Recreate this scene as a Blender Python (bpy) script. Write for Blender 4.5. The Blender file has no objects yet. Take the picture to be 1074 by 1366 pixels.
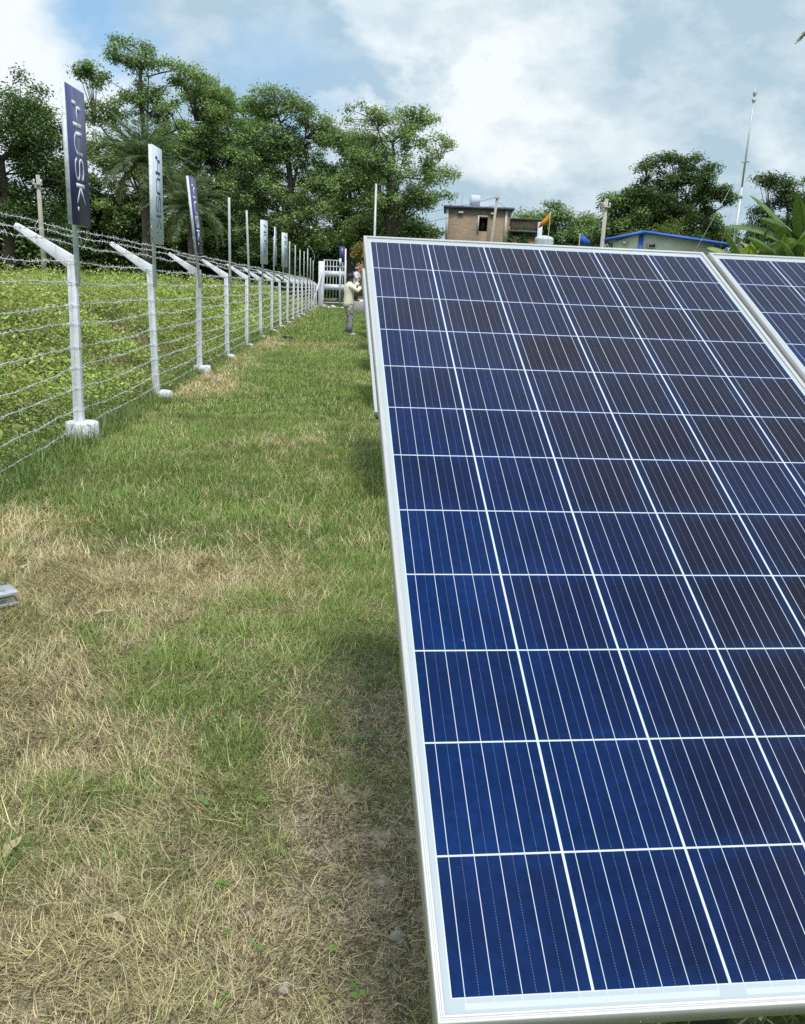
import bpy, bmesh, math, random
import numpy as np
from mathutils import Vector, Matrix
random.seed(7)
rng = np.random.default_rng(11)
S = bpy.context.scene
COL = S.collection
PI = math.pi
R = math.radians

# ------------------------------------------------------------------ node helpers
class NT:
    def __init__(s, tree):
        s.t = tree; s.n = tree.nodes; s.l = tree.links
    def new(s, typ, **kw):
        nd = s.n.new(typ)
        for k, v in kw.items(): setattr(nd, k, v)
        return nd
    def put(s, sock, v):
        if hasattr(v, 'links') or isinstance(v, bpy.types.NodeSocket): s.l.new(v, sock)
        elif isinstance(v, (tuple, list)) and len(v) == 3 and sock.type == 'RGBA': sock.default_value = (*v, 1)
        else: sock.default_value = v
    def m(s, op, a, b=None, c=None, clamp=False):
        nd = s.new('ShaderNodeMath', operation=op); nd.use_clamp = clamp
        s.put(nd.inputs[0], a)
        if b is not None: s.put(nd.inputs[1], b)
        if c is not None: s.put(nd.inputs[2], c)
        return nd.outputs[0]
    def mix(s, f, a, b, blend='MIX'):
        nd = s.new('ShaderNodeMix', data_type='RGBA', blend_type=blend)
        s.put(nd.inputs[0], f); s.put(nd.inputs[6], a); s.put(nd.inputs[7], b)
        return nd.outputs[2]
    def noise(s, vec, scale, detail=3, rough=.5, col=False, dist=0):
        nd = s.new('ShaderNodeTexNoise')
        if vec is not None: s.l.new(vec, nd.inputs['Vector'])
        nd.inputs['Scale'].default_value = scale; nd.inputs['Detail'].default_value = detail
        nd.inputs['Roughness'].default_value = rough; nd.inputs['Distortion'].default_value = dist
        return nd.outputs[1 if col else 0]
    def ramp(s, v, lo, hi, a=0., b=1., smooth=True):
        nd = s.new('ShaderNodeMapRange'); nd.interpolation_type = 'SMOOTHSTEP' if smooth else 'LINEAR'
        s.put(nd.inputs[0], v); s.put(nd.inputs[1], lo); s.put(nd.inputs[2], hi); s.put(nd.inputs[3], a); s.put(nd.inputs[4], b)
        return nd.outputs[0]
    def obj(s): return s.new('ShaderNodeTexCoord').outputs['Object']

def material(name):
    m = bpy.data.materials.new(name); m.use_nodes = True
    t = NT(m.node_tree); return m, t, m.node_tree.nodes['Principled BSDF']

def simple(name, col, rough=.6, metal=0., var=.12, scale=8., bump=0., bscale=60., dirt=None, dscale=3., dlo=.5, dhi=.7):
    m, t, b = material(name)
    o = t.obj()
    n = t.noise(o, scale, 5, .6)
    k = t.ramp(n, .3, .7, 1-var, 1+var)
    c = t.mix(1., col, t.new('ShaderNodeCombineColor').outputs[0], 'MULTIPLY')
    cc = t.n[-1] if False else None
    # multiply colour by scalar
    vm = t.new('ShaderNodeVectorMath', operation='SCALE'); vm.inputs[0].default_value = col; t.l.new(k, vm.inputs[3])
    out = vm.outputs[0]
    if dirt:
        dn = t.noise(o, dscale, 6, .65)
        out = t.mix(t.ramp(dn, dlo, dhi), out, dirt)
    t.l.new(out, b.inputs['Base Color'])
    b.inputs['Roughness'].default_value = rough; b.inputs['Metallic'].default_value = metal
    if bump:
        bp = t.new('ShaderNodeBump'); bp.inputs['Strength'].default_value = bump; bp.inputs['Distance'].default_value = .01
        t.l.new(t.noise(o, bscale, 4, .6), bp.inputs['Height']); t.l.new(bp.outputs[0], b.inputs['Normal'])
    return m

def leafmat(name, trans=.3, gloss=.08, rough=.45):
    m = bpy.data.materials.new(name); m.use_nodes = True
    t = NT(m.node_tree); t.n.clear()
    a = t.new('ShaderNodeAttribute', attribute_name='col').outputs[0]
    d = t.new('ShaderNodeBsdfDiffuse'); t.l.new(a, d.inputs[0])
    tr = t.new('ShaderNodeBsdfTranslucent'); t.l.new(t.mix(1., a, (1.15, 1.25, .6), 'MULTIPLY'), tr.inputs[0])
    g = t.new('ShaderNodeBsdfGlossy'); g.inputs['Roughness'].default_value = rough; g.inputs[0].default_value = (.8, .8, .8, 1)
    m1 = t.new('ShaderNodeMixShader'); m1.inputs[0].default_value = trans; t.l.new(d.outputs[0], m1.inputs[1]); t.l.new(tr.outputs[0], m1.inputs[2])
    m2 = t.new('ShaderNodeMixShader'); m2.inputs[0].default_value = gloss; t.l.new(m1.outputs[0], m2.inputs[1]); t.l.new(g.outputs[0], m2.inputs[2])
    o = t.new('ShaderNodeOutputMaterial'); t.l.new(m2.outputs[0], o.inputs[0])
    return m

# ------------------------------------------------------------------ mesh helpers
class MB:
    def __init__(s): s.v = []; s.f = []; s.c = []; s.uv = []; s.n = 0
    def add(s, v, f, c=None):
        v = np.asarray(v, float).reshape(-1, 3)
        s.v.append(v)
        fs = f if isinstance(f, list) and len(f) and isinstance(f[0], np.ndarray) else None
        if fs is None:
            by = {}
            for q in f: by.setdefault(len(q), []).append(q)
            fs = [np.array(x) for x in by.values()]
        for q in fs: s.f.append(q + s.n)
        if c is not None:
            c = np.asarray(c, float)
            s.c.append(np.tile(c, (len(v), 1)) if c.ndim == 1 else c)
        s.n += len(v)
        return s
    def box(s, c, d, rot=None, bev=0., col=None):
        x, y, z = [k/2 for k in d]
        if bev > 0:
            b = bev; V = []
            for sx in (-1, 1):
                for sy in (-1, 1):
                    for sz in (-1, 1):
                        V += [(sx*x, sy*(y-b), sz*(z-b)), (sx*(x-b), sy*y, sz*(z-b)), (sx*(x-b), sy*(y-b), sz*z)]
            bm = bmesh.new()
            for q in V: bm.verts.new(q)
            bmesh.ops.convex_hull(bm, input=bm.verts)
            bm.verts.index_update()
            V = [tuple(q.co) for q in bm.verts]; F = [[w.index for w in q.verts] for q in bm.faces]; bm.free()
        else:
            V = [(sx*x, sy*y, sz*z) for sx in (-1, 1) for sy in (-1, 1) for sz in (-1, 1)]
            F = [(0, 1, 3, 2), (4, 6, 7, 5), (0, 4, 5, 1), (2, 3, 7, 6), (0, 2, 6, 4), (1, 5, 7, 3)]
        V = np.array(V)
        if rot is not None: V = V @ np.array(rot.to_3x3()).T
        return s.add(V + np.array(c), F, col)
    def tube(s, P, r, sides=8, col=None, cap=True):
        P = np.asarray(P, float); n = len(P)
        r = np.full(n, r) if np.isscalar(r) else np.asarray(r, float)
        T = np.gradient(P, axis=0); T /= np.linalg.norm(T, axis=1)[:, None] + 1e-12
        up = np.array([0, 0, 1.]) if abs(T[0][2]) < .9 else np.array([1., 0, 0])
        A = np.cross(T, up); A /= np.linalg.norm(A, axis=1)[:, None] + 1e-9
        B = np.cross(T, A)
        a = np.linspace(0, 2*PI, sides, endpoint=False)
        V = (P[:, None] + r[:, None, None]*(np.cos(a)[None, :, None]*A[:, None] + np.sin(a)[None, :, None]*B[:, None])).reshape(-1, 3)
        i = np.arange(n-1)[:, None]*sides; j = np.arange(sides)[None]; k = (j+1) % sides
        q = np.stack([i+j, i+k, i+sides+k, i+sides+j], -1).reshape(-1, 4)
        fs = [q]
        if cap and sides > 2:
            fs.append(np.array([list(range(sides))[::-1], list(range((n-1)*sides, n*sides))]))
        return s.add(V, fs, col)
    def lathe(s, prof, c=(0, 0, 0), sides=24, col=None, jitter=0):
        a = np.linspace(0, 2*PI, sides, endpoint=False)
        V = []
        for r, z in prof:
            rr = r*(1+jitter*rng.normal(size=sides)) if jitter else np.full(sides, r)
            V.append(np.stack([rr*np.cos(a), rr*np.sin(a), np.full(sides, z)], -1))
        V = np.concatenate(V)+np.array(c); n = len(prof)
        i = np.arange(n-1)[:, None]*sides; j = np.arange(sides)[None]; k = (j+1) % sides
        q = np.stack([i+j, i+k, i+sides+k, i+sides+j], -1).reshape(-1, 4)
        return s.add(V, [q, np.array([list(range(sides))[::-1], list(range((n-1)*sides, n*sides))])], col)
    def build(s, name, mat=None, parent=None, smooth=False):
        me = bpy.data.meshes.new(name)
        V = np.concatenate(s.v)
        me.vertices.add(len(V)); me.vertices.foreach_set('co', V.ravel().astype(np.float32))
        loops = np.concatenate([f.ravel() for f in s.f]).astype(np.int32)
        tot = np.concatenate([np.full(len(f), f.shape[1]) for f in s.f]).astype(np.int32)
        start = np.concatenate([[0], np.cumsum(tot)[:-1]]).astype(np.int32)
        me.loops.add(len(loops)); me.loops.foreach_set('vertex_index', loops)
        me.polygons.add(len(tot)); me.polygons.foreach_set('loop_start', start)
        try: me.polygons.foreach_set('loop_total', tot)
        except Exception: pass
        me.update(calc_edges=True)
        if s.c:
            C = np.concatenate(s.c); C4 = np.ones((len(V), 4), np.float32); C4[:, :3] = C[:, :3]
            at = me.color_attributes.new('col', 'FLOAT_COLOR', 'POINT'); at.data.foreach_set('color', C4.ravel())
        if smooth: me.polygons.foreach_set('use_smooth', np.ones(len(tot), bool))
        if mat: me.materials.append(mat)
        me.validate()
        o = bpy.data.objects.new(name, me); COL.objects.link(o)
        if parent: o.parent = parent
        return o

def tag(o, label=None, cat=None, group=None, kind=None):
    if label: o['label'] = label
    if cat: o['category'] = cat
    if group: o['group'] = group
    if kind: o['kind'] = kind
    return o
def empty(name, loc=(0, 0, 0), rz=0):
    o = bpy.data.objects.new(name, None); COL.objects.link(o); o.location = loc; o.rotation_euler = (0, 0, rz); o.empty_display_size = .2
    return o
def copy_tree(o, parent=None):
    c = o.copy(); COL.objects.link(c); c.parent = parent
    for ch in list(o.children): copy_tree(ch, c)
    return c

def sstep(t): t = np.clip(t, 0, 1); return t*t*(3-2*t)
_lat = rng.random((256, 256))
def vn(x, y, sc, seed=0):
    x = np.asarray(x, float)/sc + seed*17.3; y = np.asarray(y, float)/sc + seed*9.7
    xi = np.floor(x).astype(int); yi = np.floor(y).astype(int); fx = x-xi; fy = y-yi
    fx = fx*fx*(3-2*fx); fy = fy*fy*(3-2*fy)
    g = lambda a, b: _lat[a % 256, b % 256]
    return (g(xi, yi)*(1-fx)+g(xi+1, yi)*fx)*(1-fy)+(g(xi, yi+1)*(1-fx)+g(xi+1, yi+1)*fx)*fy

# ------------------------------------------------------------------ terrain
def fx(y): return -2.36+.0485*np.asarray(y, float)
def ground_z(x, y):
    x = np.asarray(x, float); y = np.asarray(y, float)
    u = fx(y)-x
    k = sstep((y-2)/5)*(1-sstep((y-48)/12))
    h = (.72*sstep((u-.45)/2.6) + .10*sstep(u/.5)*(vn(x, y, 1.1, 2)-.4))*k
    h = h + .025*(vn(x, y, .8, 3)-.5)*sstep((y-.5)/2) + .05*(vn(x, y, 5, 4)-.5)*sstep((y-6)/6)
    h = h + .62*sstep((y-46.1)/.4)*sstep((x-2.0)/.3)*(1-sstep((y-70)/10))
    return h
G1 = lambda x, y, cx, cy, rx, ry: np.exp(-((x-cx)/rx)**2-((y-cy)/ry)**2)
def masks(x, y):
    x = np.asarray(x, float); y = np.asarray(y, float)
    n1 = vn(x, y, .35, 5); n2 = vn(x, y, .11, 6); n3 = vn(x, y, 1.2, 8)
    s = 1.3*G1(x, y, -.95, 3.75, .62, .62) + 1.1*G1(x, y, -1.75, 4.6, .5, .5) + 1.2*G1(x, y, -.95, 2.5, .42, .5) + 1.0*G1(x, y, -.45, 1.5, .6, .36)
    s += .55*G1(x, y, -.35, 3.9, .4, .3)
    s += .9*G1(x, y, -1.3, 12, .45, 1.6) + .75*G1(x, y, .4, 20.5, 2.0, 1.3) + .5*G1(x, y, -.2, 7.5, .5, .7) + .7*G1(x, y, fx(y)+.3, y, .35, 9)*sstep((y-8)/3)
    s += .9*(n1*.5+n2*.5-.55) + .75*(n3-.52)*sstep((y-4)/4)
    s -= .55*G1(x, y, -.25, 2.95, .42, .28) + .35*G1(x, y, -.75, 1.95, .3, .3)
    s += .16*sstep((3.6-y)/1.2)
    b = 1.25*G1(x, y, .16, 1.68, .30, .55) + .75*G1(x, y, .22, 2.6, .2, .6) + .9*(n2-.55)*sstep((4-y)/2)+.55*G1(x, y, -.62, 1.35, .25, .15)
    u = fx(y)-x
    bank = 1.8*(vn(x, y, 1.6, 12)-.40)*sstep((u-.25)/.4)*(1-sstep((u-1.9)/.9))*sstep((y-8)/2.5)*1.6
    return np.clip(s, 0, 1), np.clip(b, 0, 1), np.clip(bank, 0, 1)

xs = np.unique(np.concatenate([-np.geomspace(2.6, 220, 70), np.linspace(-2.6, 1.2, 170), np.geomspace(1.25, 220, 60)]))
ys = np.unique(np.concatenate([-np.geomspace(.5, 60, 14), np.linspace(-.4, 1, 12), np.linspace(1.02, 4.5, 160), np.geomspace(4.55, 60, 170), np.geomspace(61, 420, 30)]))
X, Y = np.meshgrid(xs, ys, indexing='ij')
Z = ground_z(X, Y)
s_, b_, k_ = masks(X, Y)
near = sstep((5-Y)/1.5)*sstep((Y-.8)/.3)
Z = Z + near*(.012*(vn(X, Y, .05, 21)-.5) + .022*b_*(vn(X, Y, .035, 22)-.4))
cg = np.array([.08, .115, .035]); cs = np.array([.23, .19, .11]); cb = np.array([.36, .31, .23]); ck = np.array([.16, .12, .075])
W = lambda a, b, t: a*(1-t[..., None])+b*t[..., None]
C = W(W(W(np.broadcast_to(cg, X.shape+(3,)), cs, s_), cb, b_), ck, k_)
C = C*(.75+.5*vn(X, Y, .06, 30))[..., None]
g = MB(); nx, ny = X.shape
idx = np.arange(nx*ny).reshape(nx, ny)
g.add(np.stack([X, Y, Z], -1), [np.stack([idx[:-1, :-1], idx[1:, :-1], idx[1:, 1:], idx[:-1, 1:]], -1).reshape(-1, 4)], C.reshape(-1, 3))
m, t, b = material('ground_mat')
o_ = t.obj()
a = t.new('ShaderNodeAttribute', attribute_name='col').outputs[0]
n1 = t.noise(o_, 40, 6, .7); n2 = t.noise(o_, 3, 5, .6)
vm = t.new('ShaderNodeVectorMath', operation='SCALE'); t.l.new(a, vm.inputs[0]); t.l.new(t.m('MULTIPLY', t.ramp(n1, .3, .7, .55, 1.45), t.ramp(n2, .3, .7, .8, 1.2)), vm.inputs[3])
t.l.new(vm.outputs[0], b.inputs['Base Color']); b.inputs['Roughness'].default_value = .95; b.inputs['Specular IOR Level'].default_value = .15
bp = t.new('ShaderNodeBump'); bp.inputs['Strength'].default_value = .8; bp.inputs['Distance'].default_value = .01
t.l.new(t.noise(o_, 90, 5, .7), bp.inputs['Height']); t.l.new(bp.outputs[0], b.inputs['Normal'])
tag(g.build('ground', m, smooth=True), kind='structure')

# ------------------------------------------------------------------ grass
def blades(mb, n, x0, x1, y0, y1, seg, Lg, Ls, wg, ws, dens=1., straw_bias=0., zoff=0., wide=False):
    y = y0*(y1/y0)**rng.random(n) if y1/y0 > 2.2 else rng.uniform(y0, y1, n)
    lo = np.maximum(x0, -.40*y-.35); hi = np.minimum(x1, np.maximum(.45, .08*y+.6))
    x = rng.uniform(lo, np.maximum(hi, lo+.1))
    if wide: x = rng.uniform(x0, x1, n)
    s, b, k = masks(x, y)
    u = fx(y)-x
    keep = rng.random(n) < (1-.66*b)*dens*(1-.8*k)
    keep &= ~((x > .45) & (y < 2.4) & (rng.random(n) < .6))
    x, y, s, b = x[keep], y[keep], s[keep], b[keep]; n = len(x)
    ps = np.clip(.17+.85*s+.45*b+straw_bias, 0, .95)
    st = rng.random(n) < ps
    mx = rng.normal(0, 1, n)
    L = np.where(st, rng.uniform(Ls[0], Ls[1], n), rng.uniform(Lg[0], Lg[1], n))*(1+.25*mx.clip(-1.5, 1.5))
    clump = vn(x, y, .16, 41); L = L*np.where(st, 1-.45*b, .55+.9*clump)
    w = np.where(st, ws, wg)*rng.uniform(.6, 1.3, n)
    az = rng.uniform(0, 2*PI, n) + 0
    # local grain so stems lie together
    az = np.where(st, (vn(x, y, .25, 43)*4*PI)+rng.normal(0, 1.1, n), az)
    lean0 = np.where(st, R(1)*rng.uniform(35, 85, n), R(1)*rng.uniform(5, 45, n))
    dl = np.where(st, R(1)*rng.uniform(-10, 60, n), R(1)*rng.uniform(10, 70, n))/seg
    daz = np.where(st, rng.normal(0, .30, n), rng.normal(0, .15, n))
    z = ground_z(x, y)+zoff-.004
    P = np.stack([x, y, z], -1); V = np.zeros((n, seg+1, 2, 3))
    for j in range(seg+1):
        ww = w*(1-.85*(j/seg)**1.5)
        a = az+daz*j
        side = np.stack([-np.sin(a), np.cos(a), np.zeros(n)], -1)
        V[:, j, 0] = P-side*ww[:, None]/2; V[:, j, 1] = P+side*ww[:, None]/2
        le = np.clip(lean0+dl*j, 0, R(100))
        step = (L/seg)[:, None]*np.stack([np.cos(a)*np.sin(le), np.sin(a)*np.sin(le), np.cos(le)], -1)
        P = P+step
        P[:, 2] = np.maximum(P[:, 2], z+.003+.006*((np.arange(n)*7919) % 97)/97)
    i = np.arange(n)[:, None]*(seg+1)*2; j = np.arange(seg)[None]*2
    q = np.stack([i+j, i+j+1, i+j+3, i+j+2], -1).reshape(-1, 4)
    tone = rng.random(n)[:, None]; br = rng.uniform(.6, 1.35, n)[:, None]
    hue = vn(x, y, .5, 44)[:, None]
    green = (np.array([.15, .24, .05])*(1-tone)+np.array([.30, .41, .11])*tone)*(.75+.5*hue)
    yel = (rng.random(n) < .16)[:, None]
    green = np.where(yel, np.array([.23, .24, .08]), green)
    straw = np.array([.43, .36, .18])*(1-tone)+np.array([.90, .79, .48])*tone
    old = (rng.random(n) < .28)[:, None]; straw = np.where(old, np.array([.19, .145, .085]), straw)
    c = np.where(st[:, None], straw, green)*br
    mb.add(V.reshape(-1, 3), [q], np.repeat(c, (seg+1)*2, axis=0))
LM = leafmat('grass_mat', .25, .04, .5)
def litter(mb, n, x0, x1, y0, y1, need):
    x = rng.uniform(x0, x1, n); y = rng.uniform(y0, y1, n); s, b, k = masks(x, y)
    ok = rng.random(n) < np.clip(need(s, b), 0, 1); x, y = x[ok], y[ok]; n = len(x)
    L = rng.uniform(.008, .04, n)[:, None]; w = rng.uniform(.0006, .0016, n)[:, None]; a = rng.uniform(0, 2*PI, n); e = rng.normal(.12, .22, n)
    d = np.stack([np.cos(a), np.sin(a), e], -1); sd = np.stack([-np.sin(a), np.cos(a), 0*a], -1)
    p = np.stack([x, y, ground_z(x, y)+rng.uniform(.002, .014, n)], -1)
    V = np.stack([p-sd*w, p+sd*w, p+d*L+sd*w*.4-[0, 0, .002], p+d*L-sd*w*.4-[0, 0, .002]], 1)
    tn = rng.random((n, 1)); c = np.array([.13, .10, .06])*(1-tn)+np.array([.68, .58, .38])*tn
    c = np.where(rng.random((n, 1)) < .25, np.array([.09, .065, .045]), c)
    mb.add(V.reshape(-1, 3), [np.arange(n*4).reshape(-1, 4)], np.repeat(c, 4, axis=0))
lt = MB(); litter(lt, 90000, -1.0, .75, 1.15, 3.2, lambda s, b: .18+.9*b+.3*s); litter(lt, 60000, -1.6, .5, 2.2, 4.6, lambda s, b: .1+.8*s+.5*b)
tag(lt.build('dry_litter', LM), 'fine brown and tan plant litter scattered over the bare and dry ground', 'litter', kind='stuff')
gm = MB()
blades(gm, 120000, -1.7, 1.3, 1.0, 2.2, 4, (.018, .055), (.02, .085), .0019, .0017)
blades(gm, 190000, -2.4, 1.3, 2.1, 4.2, 3, (.018, .058), (.025, .085), .0026, .0021)
blades(gm, 230000, -3.2, 1.6, 4.1, 9, 2, (.02, .062), (.03, .10), .0042, .0034, straw_bias=-.05)
blades(gm, 190000, -4.2, 2.6, 8.8, 22, 2, (.028, .07), (.04, .10), .009, .007, straw_bias=-.10)
blades(gm, 110000, -5, 6, 21, 62, 2, (.05, .10), (.05, .10), .022, .016, straw_bias=-.12)
blades(gm, 60000, -4.2, -.7, .3, 3.4, 2, (.025, .07), (.03, .09), .005, .004, wide=True)
blades(gm, 60000, .5, 5, .6, 12, 2, (.03, .08), (.04, .10), .008, .007, wide=True)
blades(gm, 40000, 1.5, 12, 10, 40, 2, (.05, .10), (.05, .10), .022, .018, wide=True)
blades(gm, 1500, -1.6, .6, 1.05, 2.4, 5, (.05, .12), (.07, .14), .0020, .0019, straw_bias=.75)
blades(gm, 2200, -2.2, .5, 2.2, 5, 4, (.05, .10), (.06, .12), .003, .0026, straw_bias=.6)
tag(gm.build('grass', LM), 'short green grass with dry straw patches covering the strip between fence and panels', 'grass', kind='stuff')

# ------------------------------------------------------------------ generic leaf cloud
def leaves(mb, c, nrm, L, Wd, col):
    n = len(c); nrm = nrm/np.linalg.norm(nrm, axis=1)[:, None]
    r = rng.normal(size=(n, 3)); a = np.cross(nrm, r); a /= np.linalg.norm(a, axis=1)[:, None]+1e-9
    bb = np.cross(nrm, a); L = np.broadcast_to(L, n)[:, None]; Wd = np.broadcast_to(Wd, n)[:, None]
    V = np.stack([c-a*L/2, c-bb*Wd/2-a*L*.05+nrm*L*.06, c+a*L/2-nrm*L*.08, c+bb*Wd/2-a*L*.05+nrm*L*.06], 1)
    q = (np.arange(n)[:, None]*4+np.arange(4)[None])
    mb.add(V.reshape(-1, 3), [q], np.repeat(col, 4, axis=0))

LF = leafmat('leaf_mat', .30, .03, .5)
# field crop behind the fence
cm = MB()
def crop(n, y0, y1, umin, umax, nl, ls, hh):
    y = y0*(y1/y0)**rng.random(n); u = umin+(umax-umin)*rng.random(n)**1.3
    x = fx(y)-u
    ok = (x > -.46*y-1.2)
    x, y, u = x[ok], y[ok], u[ok]
    s, b, k = masks(x, y)
    ok = rng.random(len(x)) < (1-k*.93)*np.clip(.25+u*.8, 0, 1)
    x, y, u = x[ok], y[ok], u[ok]; n = len(x)
    z = ground_z(x, y)
    H_ = hh*(.40+1.0*vn(x, y, .9, 50))*rng.uniform(.5, 1.35, n)*np.clip(.35+u*.45, .35, 1)
    i = np.repeat(np.arange(n), nl); N = len(i)
    t_ = rng.random(N)**.6
    rad = (.03+.16*rng.random(N))*(hh/.45)
    az = rng.uniform(0, 2*PI, N)
    c = np.stack([x[i]+rad*np.cos(az), y[i]+rad*np.sin(az), z[i]+H_[i]*t_], -1)
    nr = np.stack([.6*np.cos(az), .6*np.sin(az), np.full(N, .9)], -1)+rng.normal(0, .35, (N, 3))
    tone = rng.random(N)[:, None]; pl = rng.random(n)[i][:, None]; big = vn(c[:, 0], c[:, 1], 1.5, 51)[:, None]
    col = (np.array([.15, .225, .05])*(1-tone)+np.array([.38, .47, .14])*tone)*(.55+.6*pl+.75*big)
    dry = (rng.random(N) < .11+.30*(vn(c[:, 0], c[:, 1], .7, 52) > .72))[:, None]
    col = np.where(dry, np.array([.34, .27, .14])*(.6+.8*tone), col)
    fl = (rng.random(N) < .0035)[:, None] & (t_ > .8)[:, None]
    col = np.where(fl, np.array([.75, .68, .38]), col)
    leaves(cm, c, nr, ls*rng.uniform(.6, 1.4, N), ls*.55*rng.uniform(.7, 1.3, N), col)
    # stems
    m_ = rng.random(n) < .5; xs_, ys_, zs_, hs_ = x[m_], y[m_], z[m_], H_[m_]; k = len(xs_)
    w = .0025+.0006*ys_/4
    dx = rng.normal(0, .05, k); a_ = rng.uniform(0, PI, k)
    sx, sy = np.cos(a_)*w, np.sin(a_)*w
    V = np.stack([np.stack([xs_-sx, ys_-sy, zs_], -1), np.stack([xs_+sx, ys_+sy, zs_], -1), np.stack([xs_+dx, ys_, zs_+hs_*1.1], -1)], 1)
    cm.add(V.reshape(-1, 3), [np.arange(k*3).reshape(-1, 3)], np.tile([.22, .17, .09], (k*3, 1))*rng.uniform(.6, 1.3, (k*3, 1)))
crop(140, 5, 26, .5, 7, 34, .065, .85)
crop(3400, 4.5, 12, .1, 5, 34, .034, .42)
crop(5200, 10, 24, .1, 9, 28, .052, .5)
crop(6500, 22, 60, .2, 20, 20, .095, .55)
tag(cm.build('ground_cover', LF), 'leafy green crop and weeds growing in the field beyond the fence', 'crop', kind='stuff')
# tall weedy grass in the bank
wm = MB()
def weedgrass(n, y0, y1, u0, u1, L, w, seg=3):
    y = y0*(y1/y0)**rng.random(n); u = rng.uniform(u0, u1, n); x = fx(y)-u
    z = ground_z(x, y); s, b, k = masks(x, y)
    az = rng.uniform(0, 2*PI, n); l = rng.uniform(*L, n); ln = R(1)*rng.uniform(5, 50, n)
    P = np.stack([x, y, z-.01], -1); V = np.zeros((n, seg+1, 2, 3))
    for j in range(seg+1):
        ww = w*(1-.8*j/seg)*(1+.12*y)
        V[:, j, 0] = P-np.stack([-np.sin(az), np.cos(az), 0*az], -1)*ww[:, None]; V[:, j, 1] = P+np.stack([-np.sin(az), np.cos(az), 0*az], -1)*ww[:, None]
        le = ln*(1+.8*j)
        P = P+(l/seg)[:, None]*np.stack([np.cos(az)*np.sin(le), np.sin(az)*np.sin(le), np.cos(le)], -1)
    i = np.arange(n)[:, None]*(seg+1)*2; j = np.arange(seg)[None]*2
    q = np.stack([i+j, i+j+1, i+j+3, i+j+2], -1).reshape(-1, 4)
    tn = rng.random(n)[:, None]
    c = np.array([.09, .17, .035])*(1-tn)+np.array([.2, .3, .08])*tn
    br = (rng.random(n) < .12+.75*k)[:, None]
    c = np.where(br, np.array([.27, .20, .12])*(.5+tn), c)
    wm.add(V.reshape(-1, 3), [q], np.repeat(c, (seg+1)*2, axis=0))
weedgrass(26000, 4.2, 10, -.25, 2.2, (.08, .24), .0022)
weedgrass(26000, 9, 24, -.1, 3.5, (.1, .3), .002)
weedgrass(16000, 22, 56, -.1, 8, (.12, .3), .0025, 2)
tag(wm.build('weeds', LM), 'taller weedy grass and brown twigs on the bank along the fence line', 'weeds', kind='stuff')

# little broad-leaved weeds in the bare soil by the panel
sw = MB()
for k in range(46):
    px = random.uniform(-.35, .42); py = random.uniform(1.25, 2.9)
    if k > 34: px, py = random.uniform(-1.2, .1), random.uniform(1.4, 3.2)
    z0 = float(ground_z(px, py)); hgt = random.uniform(.012, .05)
    for q in range(random.randint(2, 5)):
        a = random.uniform(0, 2*PI); r = random.uniform(.006, .022)
        c = np.array([[px+r*math.cos(a), py+r*math.sin(a), z0+hgt*random.uniform(.7, 1.1)]])
        leaves(sw, c, np.array([[.4*math.cos(a), .4*math.sin(a), 1.]]), random.uniform(.012, .024), random.uniform(.010, .018), np.array([[.15, .30, .06]])*random.uniform(.75, 1.2))
tag(sw.build('undergrowth', LF), 'small round-leaved green seedlings scattered over the bare soil', 'seedlings', kind='stuff')

# soil crumbs
gv = MB()
ico = bmesh.new(); bmesh.ops.create_icosphere(ico, subdivisions=1, radius=1); ico.verts.index_update()
IV = np.array([v.co[:] for v in ico.verts]); IF = np.array([[w.index for w in f.verts] for f in ico.faces]); ico.free()
def rock(mb, c, r, col, fl=.6):
    mb.add(IV*(1+.22*rng.normal(size=(len(IV), 1)))*np.array([r, r*random.uniform(.7, 1), r*fl])+np.array(c), [IF], col)
for k in range(3600):
    px = float(np.clip(random.gauss(.12, .26), -.9, .55)); py = random.uniform(1.2, 3.0) if k % 3 else random.uniform(1.2, 1.9)
    r = random.uniform(.0015, .005) if random.random() < .94 else random.uniform(.005, .010)
    rock(gv, (px, py, float(ground_z(px, py))+r*.3), r, np.array([.36, .32, .25])*random.uniform(.5, 1.25))
SOIL = leafmat('soil_mat', 0., .01, .8)
tag(gv.build('gravel', SOIL), 'crumbs of dry grey soil and grit on the bare earth beside the panel', 'soil crumbs', kind='stuff')
STM = simple('clod_mat', (.36, .33, .27), .95, var=.25, scale=60, bump=.6, bscale=200)
for k, (px, py, r, lab) in enumerate([(.205, 1.53, .020, 'pale broken clod of earth touching the frame edge of the near solar panel'), (.02, 1.83, .014, 'small pale stone in the dry grass left of the round-leaved seedlings'),
        (-.04, 1.40, .017, 'rounded grey clod on bare soil near the bottom of the picture'), (-.12, 1.62, .016, 'flat pale clod half buried in straw'), (.22, 1.74, .012, 'small grey pebble beside the panel, above the pale clod')]):
    mb = MB()
    for q in range(3 if k != 1 else 1): rock(mb, (random.uniform(-.5, .5)*r*(q > 0)*2, random.uniform(-.5, .5)*r*(q > 0)*2, r*.35), r*(1 if q == 0 else .6), None)
    mb.c = []
    ob = mb.build('earth_clod', STM); ob.location = (px, py, float(ground_z(px, py))); tag(ob, lab, 'stone')

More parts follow.
